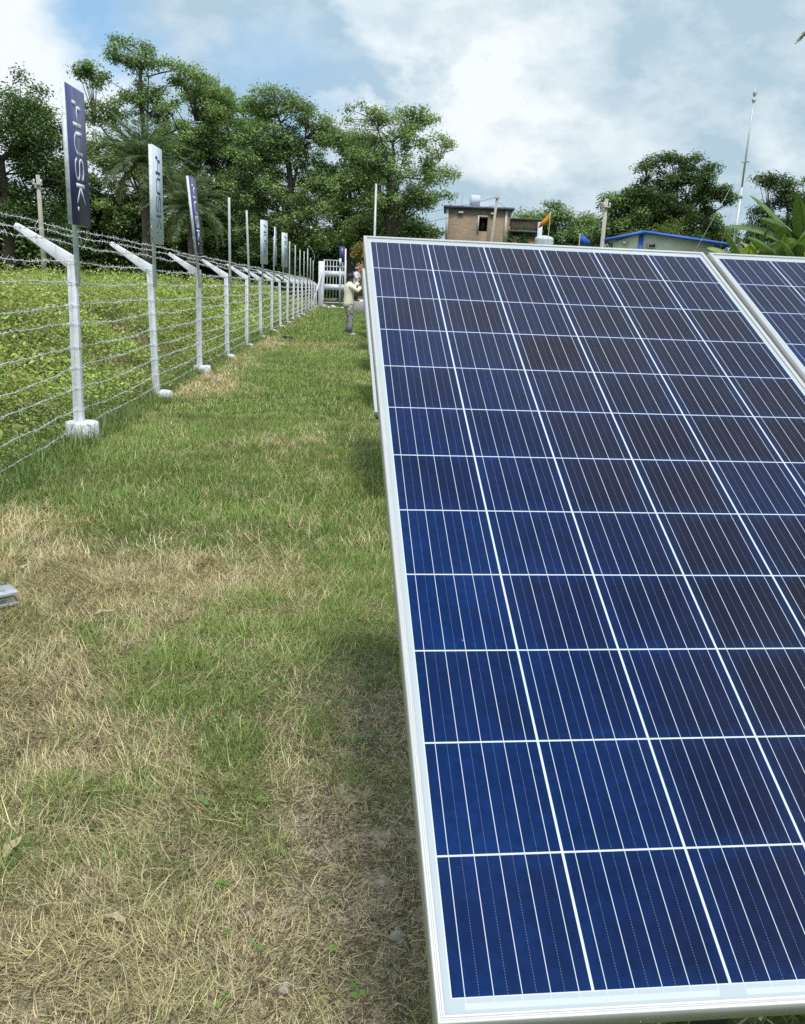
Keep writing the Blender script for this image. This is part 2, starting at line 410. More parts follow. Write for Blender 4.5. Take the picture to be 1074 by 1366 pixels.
# dead leaves
DL = simple('dead_leaf_mat', (.44, .36, .22), .8, var=.3, scale=30, dirt=(.22, .15, .08), dscale=25, dlo=.55, dhi=.75)
DLb = simple('dead_leaf_brown_mat', (.26, .14, .06), .7, var=.25, scale=30)
def dead_leaf(px, py, rz, L, Wd, lab, mt=DL, curl=.3):
    L *= .68; Wd *= .68; mb = MB(); n = 9; V = []
    for i in range(n):
        s = i/(n-1); w = Wd*math.sin(PI*min(1, s*.92+.06))**.8*(.5+.5*random.random()*.5+.25)
        z = .012+curl*L*(s-.5)**2+.006*random.random()
        for q in (-1, -.5, 0, .5, 1): V.append(((s-.5)*L, q*w/2+.1*L*math.sin(s*4), z+abs(q)*w*.35*random.uniform(.7, 1.2)))
    F = [(i*5+j, i*5+j+1, i*5+j+6, i*5+j+5) for i in range(n-1) for j in range(4)]
    mb.add(V, F); o = mb.build('dead_leaf', mt, smooth=True); o.location = (px, py, float(ground_z(px, py))+.006); o.rotation_euler = (random.uniform(-.2, .2), random.uniform(-.2, .2), rz)
    md = o.modifiers.new('thick', 'SOLIDIFY'); md.thickness = .0008
    tag(o, lab, 'dead leaf')
dead_leaf(-.86, 3.42, .7, .13, .045, 'long twisted pale dry leaf lying in the straw patch, right of the metal channel')
dead_leaf(-.70, 3.66, .2, .10, .03, 'narrow pale dry leaf just above the long twisted one in the straw')
dead_leaf(-.93, 2.27, .5, .085, .045, 'crumpled pale dry leaf lower left, below the straw patch')
dead_leaf(-.42, 1.60, -.3, .085, .035, 'curled tan dry leaf with dark hollow, low down among the straw')
dead_leaf(-1.58, 5.05, .2, .10, .05, 'dark brown curled leaf on the green grass near the fence corner', DLb)
dead_leaf(-1.50, 4.75, 1., .09, .04, 'small pale papery leaf below the dark brown curled leaf')
dead_leaf(-1.36, 3.98, 1.4, .10, .045, 'upright bleached leaf in straw behind the metal channel')
dead_leaf(-.55, 9.3, .1, .22, .05, 'orange brown dry leaf out on the lawn between fence and panels', DLb)
dead_leaf(-.72, 1.87, 1.3, .10, .05, 'bright bleached leaf at the extreme left edge of the straw', DL)

# ------------------------------------------------------------------ solar panels
def panel_mat():
    m, t, b = material('solar_cell_mat')
    uv = t.new('ShaderNodeUVMap'); uv.uv_map = 'UVMap'
    sp = t.new('ShaderNodeSeparateXYZ'); t.l.new(uv.outputs[0], sp.inputs[0])
    u, v = sp.outputs[0], sp.outputs[1]
    cu = t.m('DIVIDE', u, .16); cv = t.m('DIVIDE', v, .1588)
    iu, iv = t.m('FLOOR', cu), t.m('FLOOR', cv); fu, fv = t.m('FRACT', cu), t.m('FRACT', cv)
    du = t.m('MULTIPLY', t.m('MINIMUM', fu, t.m('SUBTRACT', 1., fu)), .16)
    dv = t.m('MULTIPLY', t.m('MINIMUM', fv, t.m('SUBTRACT', 1., fv)), .1588)
    def inr(x, lo, hi): return t.m('MULTIPLY', t.m('GREATER_THAN', x, lo), t.m('LESS_THAN', x, hi))
    incell = t.m('MULTIPLY', inr(u, 0., .96), inr(v, 0., 1.9056))
    gap = t.m('MAXIMUM', t.m('LESS_THAN', du, .0017), t.m('LESS_THAN', dv, .00125))
    cell = t.m('MULTIPLY', incell, t.m('SUBTRACT', 1., gap))
    fb = t.m('FRACT', t.m('MULTIPLY', cu, 5.)); db = t.m('MULTIPLY', t.m('ABSOLUTE', t.m('SUBTRACT', fb, .5)), .032)
    bus = t.m('MULTIPLY', t.m('LESS_THAN', db, .00050), t.m('MULTIPLY', inr(u, 0., .96), inr(v, -.004, 1.9130)))
    # faint dotted lines midway between the ribbons
    dm = t.m('MULTIPLY', t.m('MINIMUM', fb, t.m('SUBTRACT', 1., fb)), .032)
    dash = t.m('GREATER_THAN', t.m('FRACT', t.m('MULTIPLY', v, 320.)), .45)
    dot = t.m('MULTIPLY', t.m('LESS_THAN', dm, .00028), t.m('MULTIPLY', dash, cell))
    # collectors
    col = t.m('MULTIPLY', inr(v, 1.9105, 1.9170), t.m('MAXIMUM', t.m('MAXIMUM', inr(u, .0145, .3035), inr(u, .336, .624)), inr(u, .656, .945)))
    colt = t.m('MULTIPLY', inr(v, -.0125, -.0065), inr(u, .64, .93))
    oi = t.new('ShaderNodeObjectInfo')
    cx = t.new('ShaderNodeCombineXYZ'); t.l.new(iu, cx.inputs[0]); t.l.new(iv, cx.inputs[1]); t.l.new(t.m('MULTIPLY', oi.outputs['Random'], 40.), cx.inputs[2])
    wn = t.new('ShaderNodeTexWhiteNoise'); t.l.new(cx.outputs[0], wn.inputs[0])
    wv = t.new('ShaderNodeSeparateColor'); t.l.new(wn.outputs[1], wv.inputs[0])
    # large scale drift (left side bluer) with crystal grains
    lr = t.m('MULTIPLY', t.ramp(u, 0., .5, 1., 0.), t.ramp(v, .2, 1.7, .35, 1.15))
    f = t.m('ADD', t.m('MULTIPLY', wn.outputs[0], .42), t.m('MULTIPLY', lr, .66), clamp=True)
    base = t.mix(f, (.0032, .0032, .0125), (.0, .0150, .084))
    vor = t.new('ShaderNodeTexVoronoi'); t.l.new(uv.outputs[0], vor.inputs['Vector']); vor.inputs['Scale'].default_value = 95
    sc = t.new('ShaderNodeSeparateColor'); t.l.new(vor.outputs['Color'], sc.inputs[0])
    nn = t.noise(uv.outputs[0], 9, 3, .6)
    k = t.m('MULTIPLY', t.ramp(sc.outputs[0], 0., 1., .86, 1.14), t.ramp(nn, .3, .7, .85, 1.18))
    # cells are bluer towards their edges
    ed = t.ramp(t.m('MINIMUM', du, dv), .0, .03, 1., 0.)
    base = t.mix(t.m('MULTIPLY', ed, .35), base, (.0, .021, .098))
    fine = t.m('ADD', .93, t.m('MULTIPLY', t.m('GREATER_THAN', t.m('FRACT', t.m('MULTIPLY', v, 520.)), .8), .5))
    vs = t.new('ShaderNodeVectorMath', operation='SCALE'); t.l.new(base, vs.inputs[0]); t.l.new(t.m('MULTIPLY', k, fine), vs.inputs[3])
    c = t.mix(t.m('MULTIPLY', dot, .4), vs.outputs[0], (.35, .4, .5))
    white = t.mix(incell, (.41, .47, .50), (.54, .59, .66))
    c = t.mix(cell, white, c)
    metal = t.m('MAXIMUM', t.m('MAXIMUM', bus, col), colt)
    metal = t.m('MULTIPLY', metal, 1.)
    c = t.mix(metal, c, (.50, .55, .62))
    # dust film and specks
    dn = t.noise(uv.outputs[0], 2.2, 6, .65); 
    c = t.mix(t.ramp(dn, .35, .8, .0005, .009), c, (.42, .42, .40))
    v2 = t.new('ShaderNodeTexVoronoi'); t.l.new(uv.outputs[0], v2.inputs['Vector']); v2.inputs['Scale'].default_value = 11
    s2 = t.new('ShaderNodeSeparateColor'); t.l.new(v2.outputs['Color'], s2.inputs[0])
    spk = t.m('MULTIPLY', t.m('LESS_THAN', v2.outputs['Distance'], t.m('MULTIPLY', s2.outputs[1], .045)), t.m('GREATER_THAN', s2.outputs[0], .45))
    wob = t.ramp(t.noise(uv.outputs[0], 500, 2, .5), .42, .58)
    c = t.mix(t.m('MULTIPLY', t.m('MULTIPLY', spk, wob), .6), c, (.45, .5, .52))
    t.l.new(c, b.inputs['Base Color'])
    b.inputs['Roughness'].default_value = .5; b.inputs['Specular IOR Level'].default_value = .03
    b.inputs['Coat Weight'].default_value = .42; b.inputs['Coat IOR'].default_value = 1.45
    t.l.new(t.ramp(dn, .3, .7, .05, .12), b.inputs['Coat Roughness'])
    return m
PM = panel_mat()
def alum(name, base=.78):
    m, t, b = material(name)
    o = t.obj()
    mp = t.new('ShaderNodeMapping'); t.l.new(o, mp.inputs[0]); mp.inputs['Scale'].default_value = (30, 1.2, 30)
    n = t.noise(mp.outputs[0], 6, 5, .65); n2 = t.noise(o, 22, 5, .7)
    c = t.mix(t.ramp(n, .3, .7), (base*.90, base*.92, base*.92), (base, base*1.01, base))
    c = t.mix(t.ramp(n2, .58, .75, 0., .35), c, (.45, .44, .40))
    t.l.new(c, b.inputs['Base Color']); b.inputs['Metallic'].default_value = .25
    t.l.new(t.ramp(n2, .3, .7, .38, .55), b.inputs['Roughness'])
    return m
AL = alum('aluminium_mat', .54)
GALV = simple('galvanised_mat', (.42, .44, .45), .5, .5, var=.2, scale=25, dirt=(.3, .29, .27), dscale=12)
TILT = R(26.92)
W0, W1, V0, V1, TH = -.0170, .9785, -.030, 1.930, .036       # outer frame in panel coordinates
LIP = .0090
def prism(mb, prof, p0, p1, miter0, miter1, axis):
    pass
def make_panel():
    root = empty('solar_panel')
    # panel local: x right, y up-slope is -v ; surface at z=0
    q = lambda u, v, z=0: (u, -v, z)
    mb = MB(); e = .004
    mb.add([q(W0+e, V1-e, -.0015), q(W1-e, V1-e, -.0015), q(W1-e, V0+e, -.0015), q(W0+e, V0+e, -.0015)], [(0, 1, 2, 3)])
    gl = mb.build('cell_glass', PM, root)
    me = gl.data; uvl = me.uv_layers.new(name='UVMap')
    for lp in me.loops:
        co = me.vertices[lp.vertex_index].co; uvl.data[lp.index].uv = (co.x, -co.y)
    bk = MB(); bk.box((.4805, -.95, -.009), (W1-W0-.012, V1-V0-.012, .006)); bk.build('backsheet', BS, root)
    jb = MB(); jb.box((.4805, -.16, -.024), (.14, .11, .022), bev=.004); jb.build('junction_box', BLK, root)
    # frame profile loop: (inset from outer edge, z), mitred rectangle sweep
    prof = [(0, -TH), (0, .0012), (.0008, .0020), (.0036, .0020), (.0040, .0012), (.0050, .0012), (.0054, .0020), (LIP-.0006, .0020), (LIP, .0012), (LIP, -.0012), (.002, -.0012), (.002, -TH+.002), (.026, -TH+.002), (.026, -TH)]
    V = []; n = len(prof)
    for (sx, sy) in ((0, 1), (1, 1), (1, 0), (0, 0)):
        for d, z in prof:
            V.append(q(W0+d if sx == 0 else W1-d, V1-d if sy == 1 else V0+d, z))
    F = []
    for k in range(4):
        for i in range(n):
            a, b2 = k*n+i, k*n+(i+1) % n; c, d = ((k+1) % 4)*n+(i+1) % n, ((k+1) % 4)*n+i
            F.append((a, d, c, b2))
    fr = MB(); fr.add(V, F); fo = fr.build('aluminium_frame', AL, root)
    for (sx, sy) in ((W0, V1), (W1, V1), (W0, V0), (W1, V0)):
        pass
    return root
BS = simple('backsheet_mat', (.72, .74, .75), .5); BLK = simple('black_plastic_mat', (.02, .02, .022), .45)
P0 = make_panel()
U1 = 1.0130
def rowloc(r): return (.159+.256*r, 2.421+4.45*r, 1.521)
plabels = {(0, 0): 'large blue solar panel filling the lower right, its whole left frame edge visible', (0, 1): 'solar panel at the right picture edge, beside the large near one',
           (1, 0): 'second row solar panel, a thin white edge and sliver of cells behind the near one'}
frows = [0, 1, 2, 3, 4, 5, 6, 7]
for r in frows:
    for c in range(2 if r == 0 else 1):
        o = P0 if (r == 0 and c == 0) else copy_tree(P0)
        x, y, z = rowloc(r)
        o.location = (x+c*U1, y, z+(.006 if r > 1 else 0)); o.rotation_euler = (TILT, 0, 0)
        tag(o, plabels.get((r, c), 'solar panel in the receding rows behind, only its pale left edge showing'), 'solar panel', 'tilted solar panels in rows')
# supports
def make_mount():
    root = empty('panel_support_frame')
    sl = lambda v, z: (lambda dy, dz: (dy, dz))(-v*math.cos(TILT)-z*math.sin(TILT), -v*math.sin(TILT)+z*math.cos(TILT))
    for v in (.42, 1.56):
        dy, dz = sl(v, -TH-.024)
        mb = MB(); w = 2.09
        rot = Matrix.Rotation(TILT, 4, 'X')
        mb.box((w/2+.01, dy, dz), (w, .041, .003), rot); 
        for s in (-1, 1): mb.box((w/2+.01, dy+s*.019*math.cos(TILT), dz+s*.019*math.sin(TILT)), (w, .003, .044), rot)
        mb.build('purlin', DARKG, root)
    dy, dz = sl(1.895, -TH-.018)
    mb = MB(); mb.box((1.0, dy, dz), (2.03, .045, .03), Matrix.Rotation(TILT, 4, 'X'), .003); mb.build('bottom_rail', WOODY, root)
    dy, dz = sl(1.60, -TH-.030)
    mb = MB(); mb.box((.012, dy, dz), (.045, .07, .045), Matrix.Rotation(R(60), 4, 'X'), .004); mb.build('bracket', DARKG, root)
    for x in (.62, 1.75):
        mb = MB(); mb.box((x, -.95*math.cos(TILT)-.03, -.95*math.sin(TILT)-.135), (.04, 1.5, .05), Matrix.Rotation(TILT, 4, 'X'), .003); mb.build('rafter', DARKG, root)
        for v in (.45, 1.45):
            dy, dz = sl(v, -.2); zb = -1.521
            mb = MB(); mb.box((x, dy, (dz+.03+zb)/2), (.04, .05, dz+.03-zb), None, .003); mb.build('leg', DARKG, root)
    return root
DARKG = simple('dark_steel_mat', (.055, .075, .06), .5, .3, var=.2); WOODY = simple('brown_rail_mat', (.12, .10, .075), .6, .1, var=.3, scale=30)
CONC = simple('concrete_mat', (.34, .33, .31), .9, var=.2, scale=12, bump=.4)
M0 = make_mount()
ml = ['dark steel support under the large near solar panel', 'dark steel support under the second row panel, brown rail end showing']
for r in (0, 1):
    o = M0 if r == 0 else copy_tree(M0)
    o.location = rowloc(r); o.scale = (1 if r == 0 else .5, 1, 1); tag(o, ml[min(r, 1)], 'panel support', 'steel supports under the solar panels')

# ------------------------------------------------------------------ fence
PAINT = simple('white_post_paint', (.78, .80, .86), .7, var=.06, scale=14, bump=.25, bscale=70, dirt=(.40, .39, .37), dscale=11, dlo=.57, dhi=.72)
FOOT = simple('footing_paint', (.70, .73, .76), .85, var=.1, scale=20, bump=.9, bscale=45, dirt=(.34, .33, .28), dscale=14, dlo=.54, dhi=.68)
WIRE = simple('galvanised_wire', (.80, .82, .84), .45, .15, var=.25, scale=15, dirt=(.35, .22, .14), dscale=2.0, dlo=.66, dhi=.72)
fence = empty('barbed_wire_fence', (float(fx(7.45)), 7.45, 0))
tag(fence, 'white concrete post fence with angled arms and barbed wire strands along the grass', 'fence')
FL = np.array([float(fx(7.45)), 7.45, 0])
NP = 17
posts_y = [7.45+2.93*k for k in range(-1, NP)]
WZ = [1.50, 1.335, 1.155, 1.0, .81, .635, .463, .276, .12]
ARM = [(-.40, .245), (-.27, .165), (-.13, .08)]
tops = []
for k, y in enumerate(posts_y):
    x = float(fx(y)); z0 = float(ground_z(x+.1, y))
    tp = 1.545-.0028*(y-7.5)
    lx = rng.normal(0, .016); ly = rng.normal(0, .014)
    tops.append((x, y, lx, ly, tp))
    mb = MB(); w = .074; d = .08
    # slightly tapering post with mitred head
    V = []
    for z, s in ((-.15, 1.06), (tp-.02, .94)):
        for sx, sy in ((-1, -1), (1, -1), (1, 1), (-1, 1)):
            V.append((sx*w/2*s+lx*(z/1.5), sy*d/2*s+ly*z/1.5, z+(.028*sx if z > 1 else 0)*1.0))
    F = [(0, 1, 5, 4), (1, 2, 6, 5), (2, 3, 7, 6), (3, 0, 4, 7), (4, 5, 6, 7), (3, 2, 1, 0)]
    mb.add(V, F)
    p = mb.build('post', PAINT, fence); p.location = (x-FL[0], y-FL[1], 0)
    bv = p.modifiers.new('bev', 'BEVEL'); bv.width = .006; bv.segments = 2
    am = MB(); th = .066
    # arm from post head up and outward
    A = [(.039, -.052), (-.034, -.090), (-.440, .210), (-.416, .248), (.026, .004)]
    V = [(a_+lx, -d*.46+ly, tp+b_-.01) for a_, b_ in A]+[(a_+lx, d*.46+ly, tp+b_-.01) for a_, b_ in A]
    n = len(A); F = [tuple(range(n)), tuple(range(2*n-1, n-1, -1))]+[(i+n, (i+1) % n+n, (i+1) % n, i) for i in range(n)]
    am.add(V, F); ao = am.build('arm', PAINT, p)
    bv = ao.modifiers.new('bev', 'BEVEL'); bv.width = .005; bv.segments = 2
    fm = MB()
    if k == 1: fm.lathe([(.135, -.06), (.138, .06), (.136, .148), (.128, .160), (.06, .163)], (.03, -.02, z0), 28, jitter=.015)
    elif k == 2: fm.lathe([(.095, -.06), (.10, .07), (.09, .10), (.04, .11)], (.10, -.05, z0), 20, jitter=.04)
    elif k == 3: fm.box((.04, -.04, z0+.05), (.26, .21, .14), Matrix.Rotation(.1, 4, 'Z'), .02)
    else:
        r = random.uniform(.10, .14); fm.lathe([(r, -.06), (r*1.02, .02), (r*.9, .055), (r*.4, .07)], (random.uniform(0, .05), -.03, z0), 14, jitter=.05)
    fm.build('footing', FOOT, p, smooth=(k in (1, 2)))
tops = [tops[0]]+tops[1:]
def wire_pt(k, s):
    x, y, lx, ly, tp = tops[k]
    if s < 3: a_, b_ = ARM[s]; return np.array([x+a_+lx+.02, y-.05, tp+b_+.035-.0])
    z = WZ[s-3]; z = z*(tp/1.545)
    return np.array([x+.0+lx*z/1.5, y-.052+ly*z/1.5, z])
for s in range(12):
    wb = MB(); P = []
    for k in range(len(tops)-1):
        a, b2 = wire_pt(k, s), wire_pt(k+1, s)
        n = 60 if k < 3 else (30 if k < 7 else 14)
        tt = np.linspace(0, 1, n, endpoint=False)
        sag = (-.02 if s < 8 else -.03)*rng.uniform(.2, 1.8)*4*tt*(1-tt)
        Q = a[None]*(1-tt[:, None])+b2[None]*tt[:, None]
        ph = rng.random(4)*6
        wob = (.004*np.sin(tt*9+ph[0])+.0035*np.sin(tt*23+ph[1])+.002*np.sin(tt*61+ph[2]))*np.minimum(1, np.minimum(tt, 1-tt)*14)
        Q[:, 2] += sag+wob; Q[:, 0] += .6*wob[::-1]
        P.append(Q)
    P.append(wire_pt(len(tops)-1, s)[None]); P = np.concatenate(P)
    L_ = np.concatenate([[0], np.cumsum(np.linalg.norm(np.diff(P, axis=0), axis=1))])
    # two twisted strands
    fine = np.concatenate([np.arange(0, 12, .018), np.arange(12, L_[-1], .12)])
    Pf = np.stack([np.interp(fine, L_, P[:, i]) for i in range(3)], -1)
    for ph in (0, PI):
        off = .0021
        tw = np.stack([off*np.cos(fine*170+ph), 0*fine, off*np.sin(fine*170+ph)], -1)
        rad = .0014+.00006*fine
        wb.tube(Pf-FL+tw, rad, 4, cap=False)
    # barbs
    d = np.arange(.05, L_[-1], .095); d = d+rng.normal(0, .012, len(d)); d = d[d > 0]
    B = np.stack([np.interp(d, L_, P[:, i]) for i in range(3)], -1)-FL
    for q, bpt in enumerate(B):
        big = 1+.01*d[q]
        for e in range(2):
            a_ = rng.uniform(0, 2*PI); v = np.array([math.cos(a_)*.8, rng.normal(0, .6), math.sin(a_)]); v /= np.linalg.norm(v)
            l = rng.uniform(.018, .032)*big
            wb.tube([bpt-v*l+[0, .002, 0], bpt+[0, .004*(e*2-1), 0], bpt+v*l], [.0008*big, .0021*big, .0008*big], 3, cap=False)
        if d[q] < 14:   # wrap coil
            aa = np.linspace(0, 4*PI, 9)
            wb.tube(bpt[None]+np.stack([.0048*np.cos(aa), (aa/(4*PI)-.5)*.012, .0048*np.sin(aa)], -1), .0013, 3, cap=False)
    # ties round the posts
    for k in range(len(tops)):
        if s >= 3 and k < 8:
            x, y, lx, ly, tp = tops[k]; z = WZ[s-3]*(tp/1.545); w = .05
            ring = np.array([(-w, -w, 0), (w, -w, .004), (w, w, -.006), (-w, w, .0), (-w, -w, .003)])+np.array([x+lx*z/1.5, y+ly*z/1.5, z-.006])-FL
            wb.tube(ring, .0022, 4, cap=False)
    wb.build('barbed_wire', WIRE, fence)

# ------------------------------------------------------------------ sign boards on poles
NAVY = simple('navy_board_mat', (.062, .066, .20), .3, var=.08, scale=3)
WHB = simple('white_board_mat', (.62, .71, .78), .35, var=.05, scale=3, dirt=(.5, .55, .6), dscale=4, dlo=.6, dhi=.8)
EDG = simple('board_edge_mat', (.66, .72, .76), .6, var=.15, scale=30, dirt=(.45, .46, .44), dscale=14)
LETW = simple('white_letter_mat', (.75, .80, .88), .4, var=.03); LETN = simple('navy_letter_mat', (.07, .07, .20), .4, var=.03)
POLE = simple('pole_mat', (.46, .53, .52), .5, .3, var=.12, scale=10)
def strokes():
    # text runs down the board (s) ; t runs across from the baseline side (0) to the cap side (1)
    out = []
    # stylised first letter: stepped stem, cross bar, plain stem
    out += [([(.000, .0), (.000, .46)], 1), ([(.034, .54), (.034, 1.)], 1), ([(.022, .50), (.190, .50)], 1.15), ([(.190, 0), (.190, 1)], 1)]
    U = [(.262, 1.), (.262, .42)]+[(.262+.093*(1-math.cos(a)), .42-.36*math.sin(a)) for a in np.linspace(0, PI, 13)]+[(.448, .42), (.448, 1.)]
    out.append((U, .8))
    Sx = []
    for a in np.linspace(-.15*PI, 1.0*PI, 12): pass
    Sp = [(.672, .80), (.678, .93)]
    Sp = [(.530, .14), (.514, .30), (.520, .45)]
    # letter S turned a quarter: two linked bows
    b1 = [(.555+.045*math.cos(a), .25+.25*math.sin(a)) for a in np.linspace(1.15*PI, .0*PI+.0, 2)]
    pts = [(.662, .98), (.688, .80), (.690, .62), (.672, .50), (.645, .50), (.622, .60)]
    S_ = [(.510, .92), (.497, .75), (.497, .62), (.512, .50), (.535, .47), (.560, .50), (.600, .62), (.640, .66), (.665, .60), (.682, .45), (.684, .28), (.668, .08)]
    Sm = [(.520, .02), (.500, .18), (.498, .38), (.515, .50), (.545, .52)]
    # readable S: top bow open at one end, bottom bow open at other
    S_ = [(.668, .99), (.686, .85), (.688, .70), (.672, .56), (.645, .50), (.592, .50), (.545, .50)]
    S_ = [(.510, .06), (.496, .20), (.498, .38), (.520, .48), (.555, .52), (.630, .50)]
    c1 = [(.545, .27), ]
    full = []
    # quarter-turned S as parametric curve: s from .495 to .690, t from 0 to 1
    for (tt, ss) in [(.22, .0), (.06, .12), (0, .35), (.0, .62), (.07, .86), (.22, 1.), (.38, .97), (.47, .82), (.5, .55), (.52, .3), (.6, .06), (.76, 0), (.92, .12), (1, .35), (1, .62), (.94, .86), (.78, 1.)]:
        full.append((.497+.190*ss, tt))
    out.append((full, .8))
    out += [([(.742, 0), (.742, 1)], 1), ([(.752, .50), (.905, .02)], .75), ([(.752, .50), (.905, .98)], .75), ([(.962, .03), (.962, .17)], 1.)]
    return out
def make_sign(board, letters, letter_name_mat=None, k=0):
    root = empty('sign_board')
    Lb, Wb, Tb = 1.03, .40, .036     # board height, width, thickness; face at x=0, extends to -x
    mb = MB(); mb.box((-.002-Tb/2, 0, 0), (Tb, Wb, Lb)); b0 = mb.build('board_core', EDG, root)
    mb = MB(); mb.box((0, 0, 0), (.005, Wb+.002, Lb+.002)); mb.build('face_sheet', board, root)
    if letters:
        mb = MB(); capw = .175; s0 = Lb/2-.115; run = .82; th = .0115
        for pts, wk in strokes():
            P = np.array([(-capw/2+.005+t_*capw, s0-s*run) for s, t_ in pts])   # (y, z)
            T = np.gradient(P, axis=0); T /= np.linalg.norm(T, axis=1)[:, None]
            N = np.stack([-T[:, 1], T[:, 0]], -1)
            # ribs running down the board are thinner than those across it
            w_ = th*(.50+.85*np.abs(T[:, 0]))*wk
            A_ = P+N*w_[:, None]; B_ = P-N*w_[:, None]; n = len(P)
            x_ = .0025; x2 = .0055
            V = np.concatenate([np.c_[np.full(n, x_), A_], np.c_[np.full(n, x_), B_], np.c_[np.full(n, x2), A_], np.c_[np.full(n, x2), B_]])
            F = []
            for i in range(n-1):
                F += [(2*n+i, 2*n+i+1, 3*n+i+1, 3*n+i), (i, i+1, 2*n+i+1, 2*n+i), (n+i+1, n+i, 3*n+i, 3*n+i+1)]
            F += [(0, 2*n, 3*n, n), (n-1, 2*n-1, 4*n-1, 3*n-1)]
            mb.add(V, F)
        mb.build('lettering', letters, root)
    pm = MB(); r = .021
    pm.box((-Tb-.024, .0, -.36), (.036, .036, 1.27), None, .004)
    pl = pm.build('pole', POLE, root)
    for z in (.18, -.3):
        cl = MB(); cl.box((-Tb-.026, .0, z), (.052, .06, .03), None, .004); cl.build('clamp', POLE, root)
    return root
SN = make_sign(NAVY, LETW); SW = make_sign(WHB, LETN)
gs = 'sign boards on poles along the fence'
ang = R(-5.5)
def put_sign(o, x, y, z, rz, lean, lab):
    o.location = (x, y, z); o.rotation_euler = (0, lean, rz); tag(o, lab, 'sign', gs)
put_sign(SN, -1.875, 7.43, 2.295, ang, 0., 'tall navy sign board with white lettering, upright, nearest along the fence')
put_sign(SW, -1.735, 10.22, 2.28, ang, 0.01, 'pale blue-white sign board with dark lettering, the larger of the pale ones')
o = copy_tree(SN); put_sign(o, -1.655, 12.85, 2.27, ang, -.095, 'navy sign board leaning to the left, behind the big pale one')
o = copy_tree(SW); put_sign(o, -1.17, 21.85, 2.34, R(-18), 0., 'small pale sign board in the middle of the fence, right of two bare poles')
o = copy_tree(SN); put_sign(o, -1.01, 24.75, 2.37, R(-2.5), 0., 'navy sign board seen nearly edge-on between two small pale boards')
o = copy_tree(SW); put_sign(o, -.85, 27.7, 2.39, R(-20), 0., 'smallest pale sign board, right of the edge-on navy one')
def bare_pole(k, lab, h=1.5, lean=0):
    y = 7.45+2.93*k; x = float(fx(y))+.07
    mb = MB(); mb.box((0, 0, h/2), (.042, .042, h), None, .004)
    mb.box((0, 0, h*.12), (.052, .052, .02)); o = mb.build('pole', POLE); o.name = 'bare_pole'
    o.location = (x, y-.02, 1.30); o.rotation_euler = (0, lean, 0); tag(o, lab, 'pole', 'bare poles tied to fence posts')
bare_pole(3, 'bare grey pole tied to the fence just right of the leaning navy sign', 1.54)
bare_pole(4, 'thin bare pole leaning slightly, left of the first small pale sign', 1.56, -.03)
bare_pole(8, 'bare pole right of the smallest pale sign, in front of the brick wall', 1.5)
bare_pole(9, 'second bare pole right of the smallest pale sign', 1.5)
bare_pole(10, 'third bare pole right of the smallest pale sign', 1.45)
bare_pole(11, 'bare pole just left of the pole with the curled white sheet', 1.5)
bare_pole(12, 'short bare pole right of the curled white sheet', 1.42)
bare_pole(13, 'thin bare pole in front of the white gate pillar, left one', 1.4)
bare_pole(14, 'thin bare pole in front of the white gate pillar, right one', 1.35)
t_ = empty('bent_flag_pole', (-.33+.12, 41.4, 1.3)); tag(t_, 'pole carrying a curled white sheet bent over at its top', 'pole')
mb = MB(); mb.box((0, 0, .85), (.045, .045, 1.7)); mb.build('shaft', POLE, t_)
mb = MB(); V = []
for i in range(8):
    a = i/7*1.8
    for z in (0, 1): V.append((.02+.30*math.sin(a), -.12+.24*z, 1.55+.28*math.cos(a)-.22*a))
mb.add(V, [(2*i, 2*i+1, 2*i+3, 2*i+2) for i in range(7)]); q = mb.build('sheet', WHB, t_, smooth=True); q.modifiers.new('s', 'SOLIDIFY').thickness = .01

# ------------------------------------------------------------------ gate and pillar
GW = simple('gate_paint', (.60, .66, .70), .5, var=.06)
o = empty('gate_pillar', (.60, 57.2, 0)); tag(o, 'tall white square pillar where the fence meets the gate', 'pillar')
mb = MB(); mb.box((0, 0, 1.3), (.36, .36, 3.1), None, .03); mb.build('shaft', PAINT, o)
mb = MB(); mb.tube([(-.55, -3.2, .1), (.05, -.25, 2.2)], .05, 4); mb.build('brace', PAINT, o)
o = empty('metal_gate', (1.5, 57.2, .22)); tag(o, 'white metal gate with two solid bands and open bars', 'gate')
mb = MB(); GWd, GH = 1.42, 2.75
for x in (-GWd/2, GWd/2): mb.box((x, 0, GH/2), (.07, .05, GH))
for z in (.03, GH-.03, 1.15, 2.33): mb.box((0, 0, z), (GWd-.07, .045, .06))
mb.build('gate_frame', GW, o)
for z, h in ((1.86, .38), (1.0+.02, .38)):
    mb = MB(); mb.box((0, -.015, z), (GWd-.07, .02, h)); mb.build('solid_band', GW, o)
mb = MB()
for i in range(6): mb.box((-GWd/2+GWd*(i+1)/7, .0, GH/2), (.035, .03, GH-.1))
mb.build('bars', GW, o)
o = empty('sign_board', (1.95, 54.5, 0)); tag(o, 'pair of white poles with a small navy sheet at the top, standing before the gate', 'sign')
for dx in (-.18, .12):
    mb = MB(); mb.box((dx, 0, 1.8), (.09, .09, 3.6 if dx > 0 else 3.3)); mb.build('pole', PAINT, o)
mb = MB(); mb.box((-.1, -.06, 3.25), (.34, .03, .95)); mb.build('sheet', NAVY, o)
mb = MB(); mb.box((-.2, -.09, 2.75), (.14, .02, .5)); mb.build('pale_sheet', WHB, o)
WST = simple('white_stone_mat', (.6, .6, .58), .85, var=.15, bump=.5)
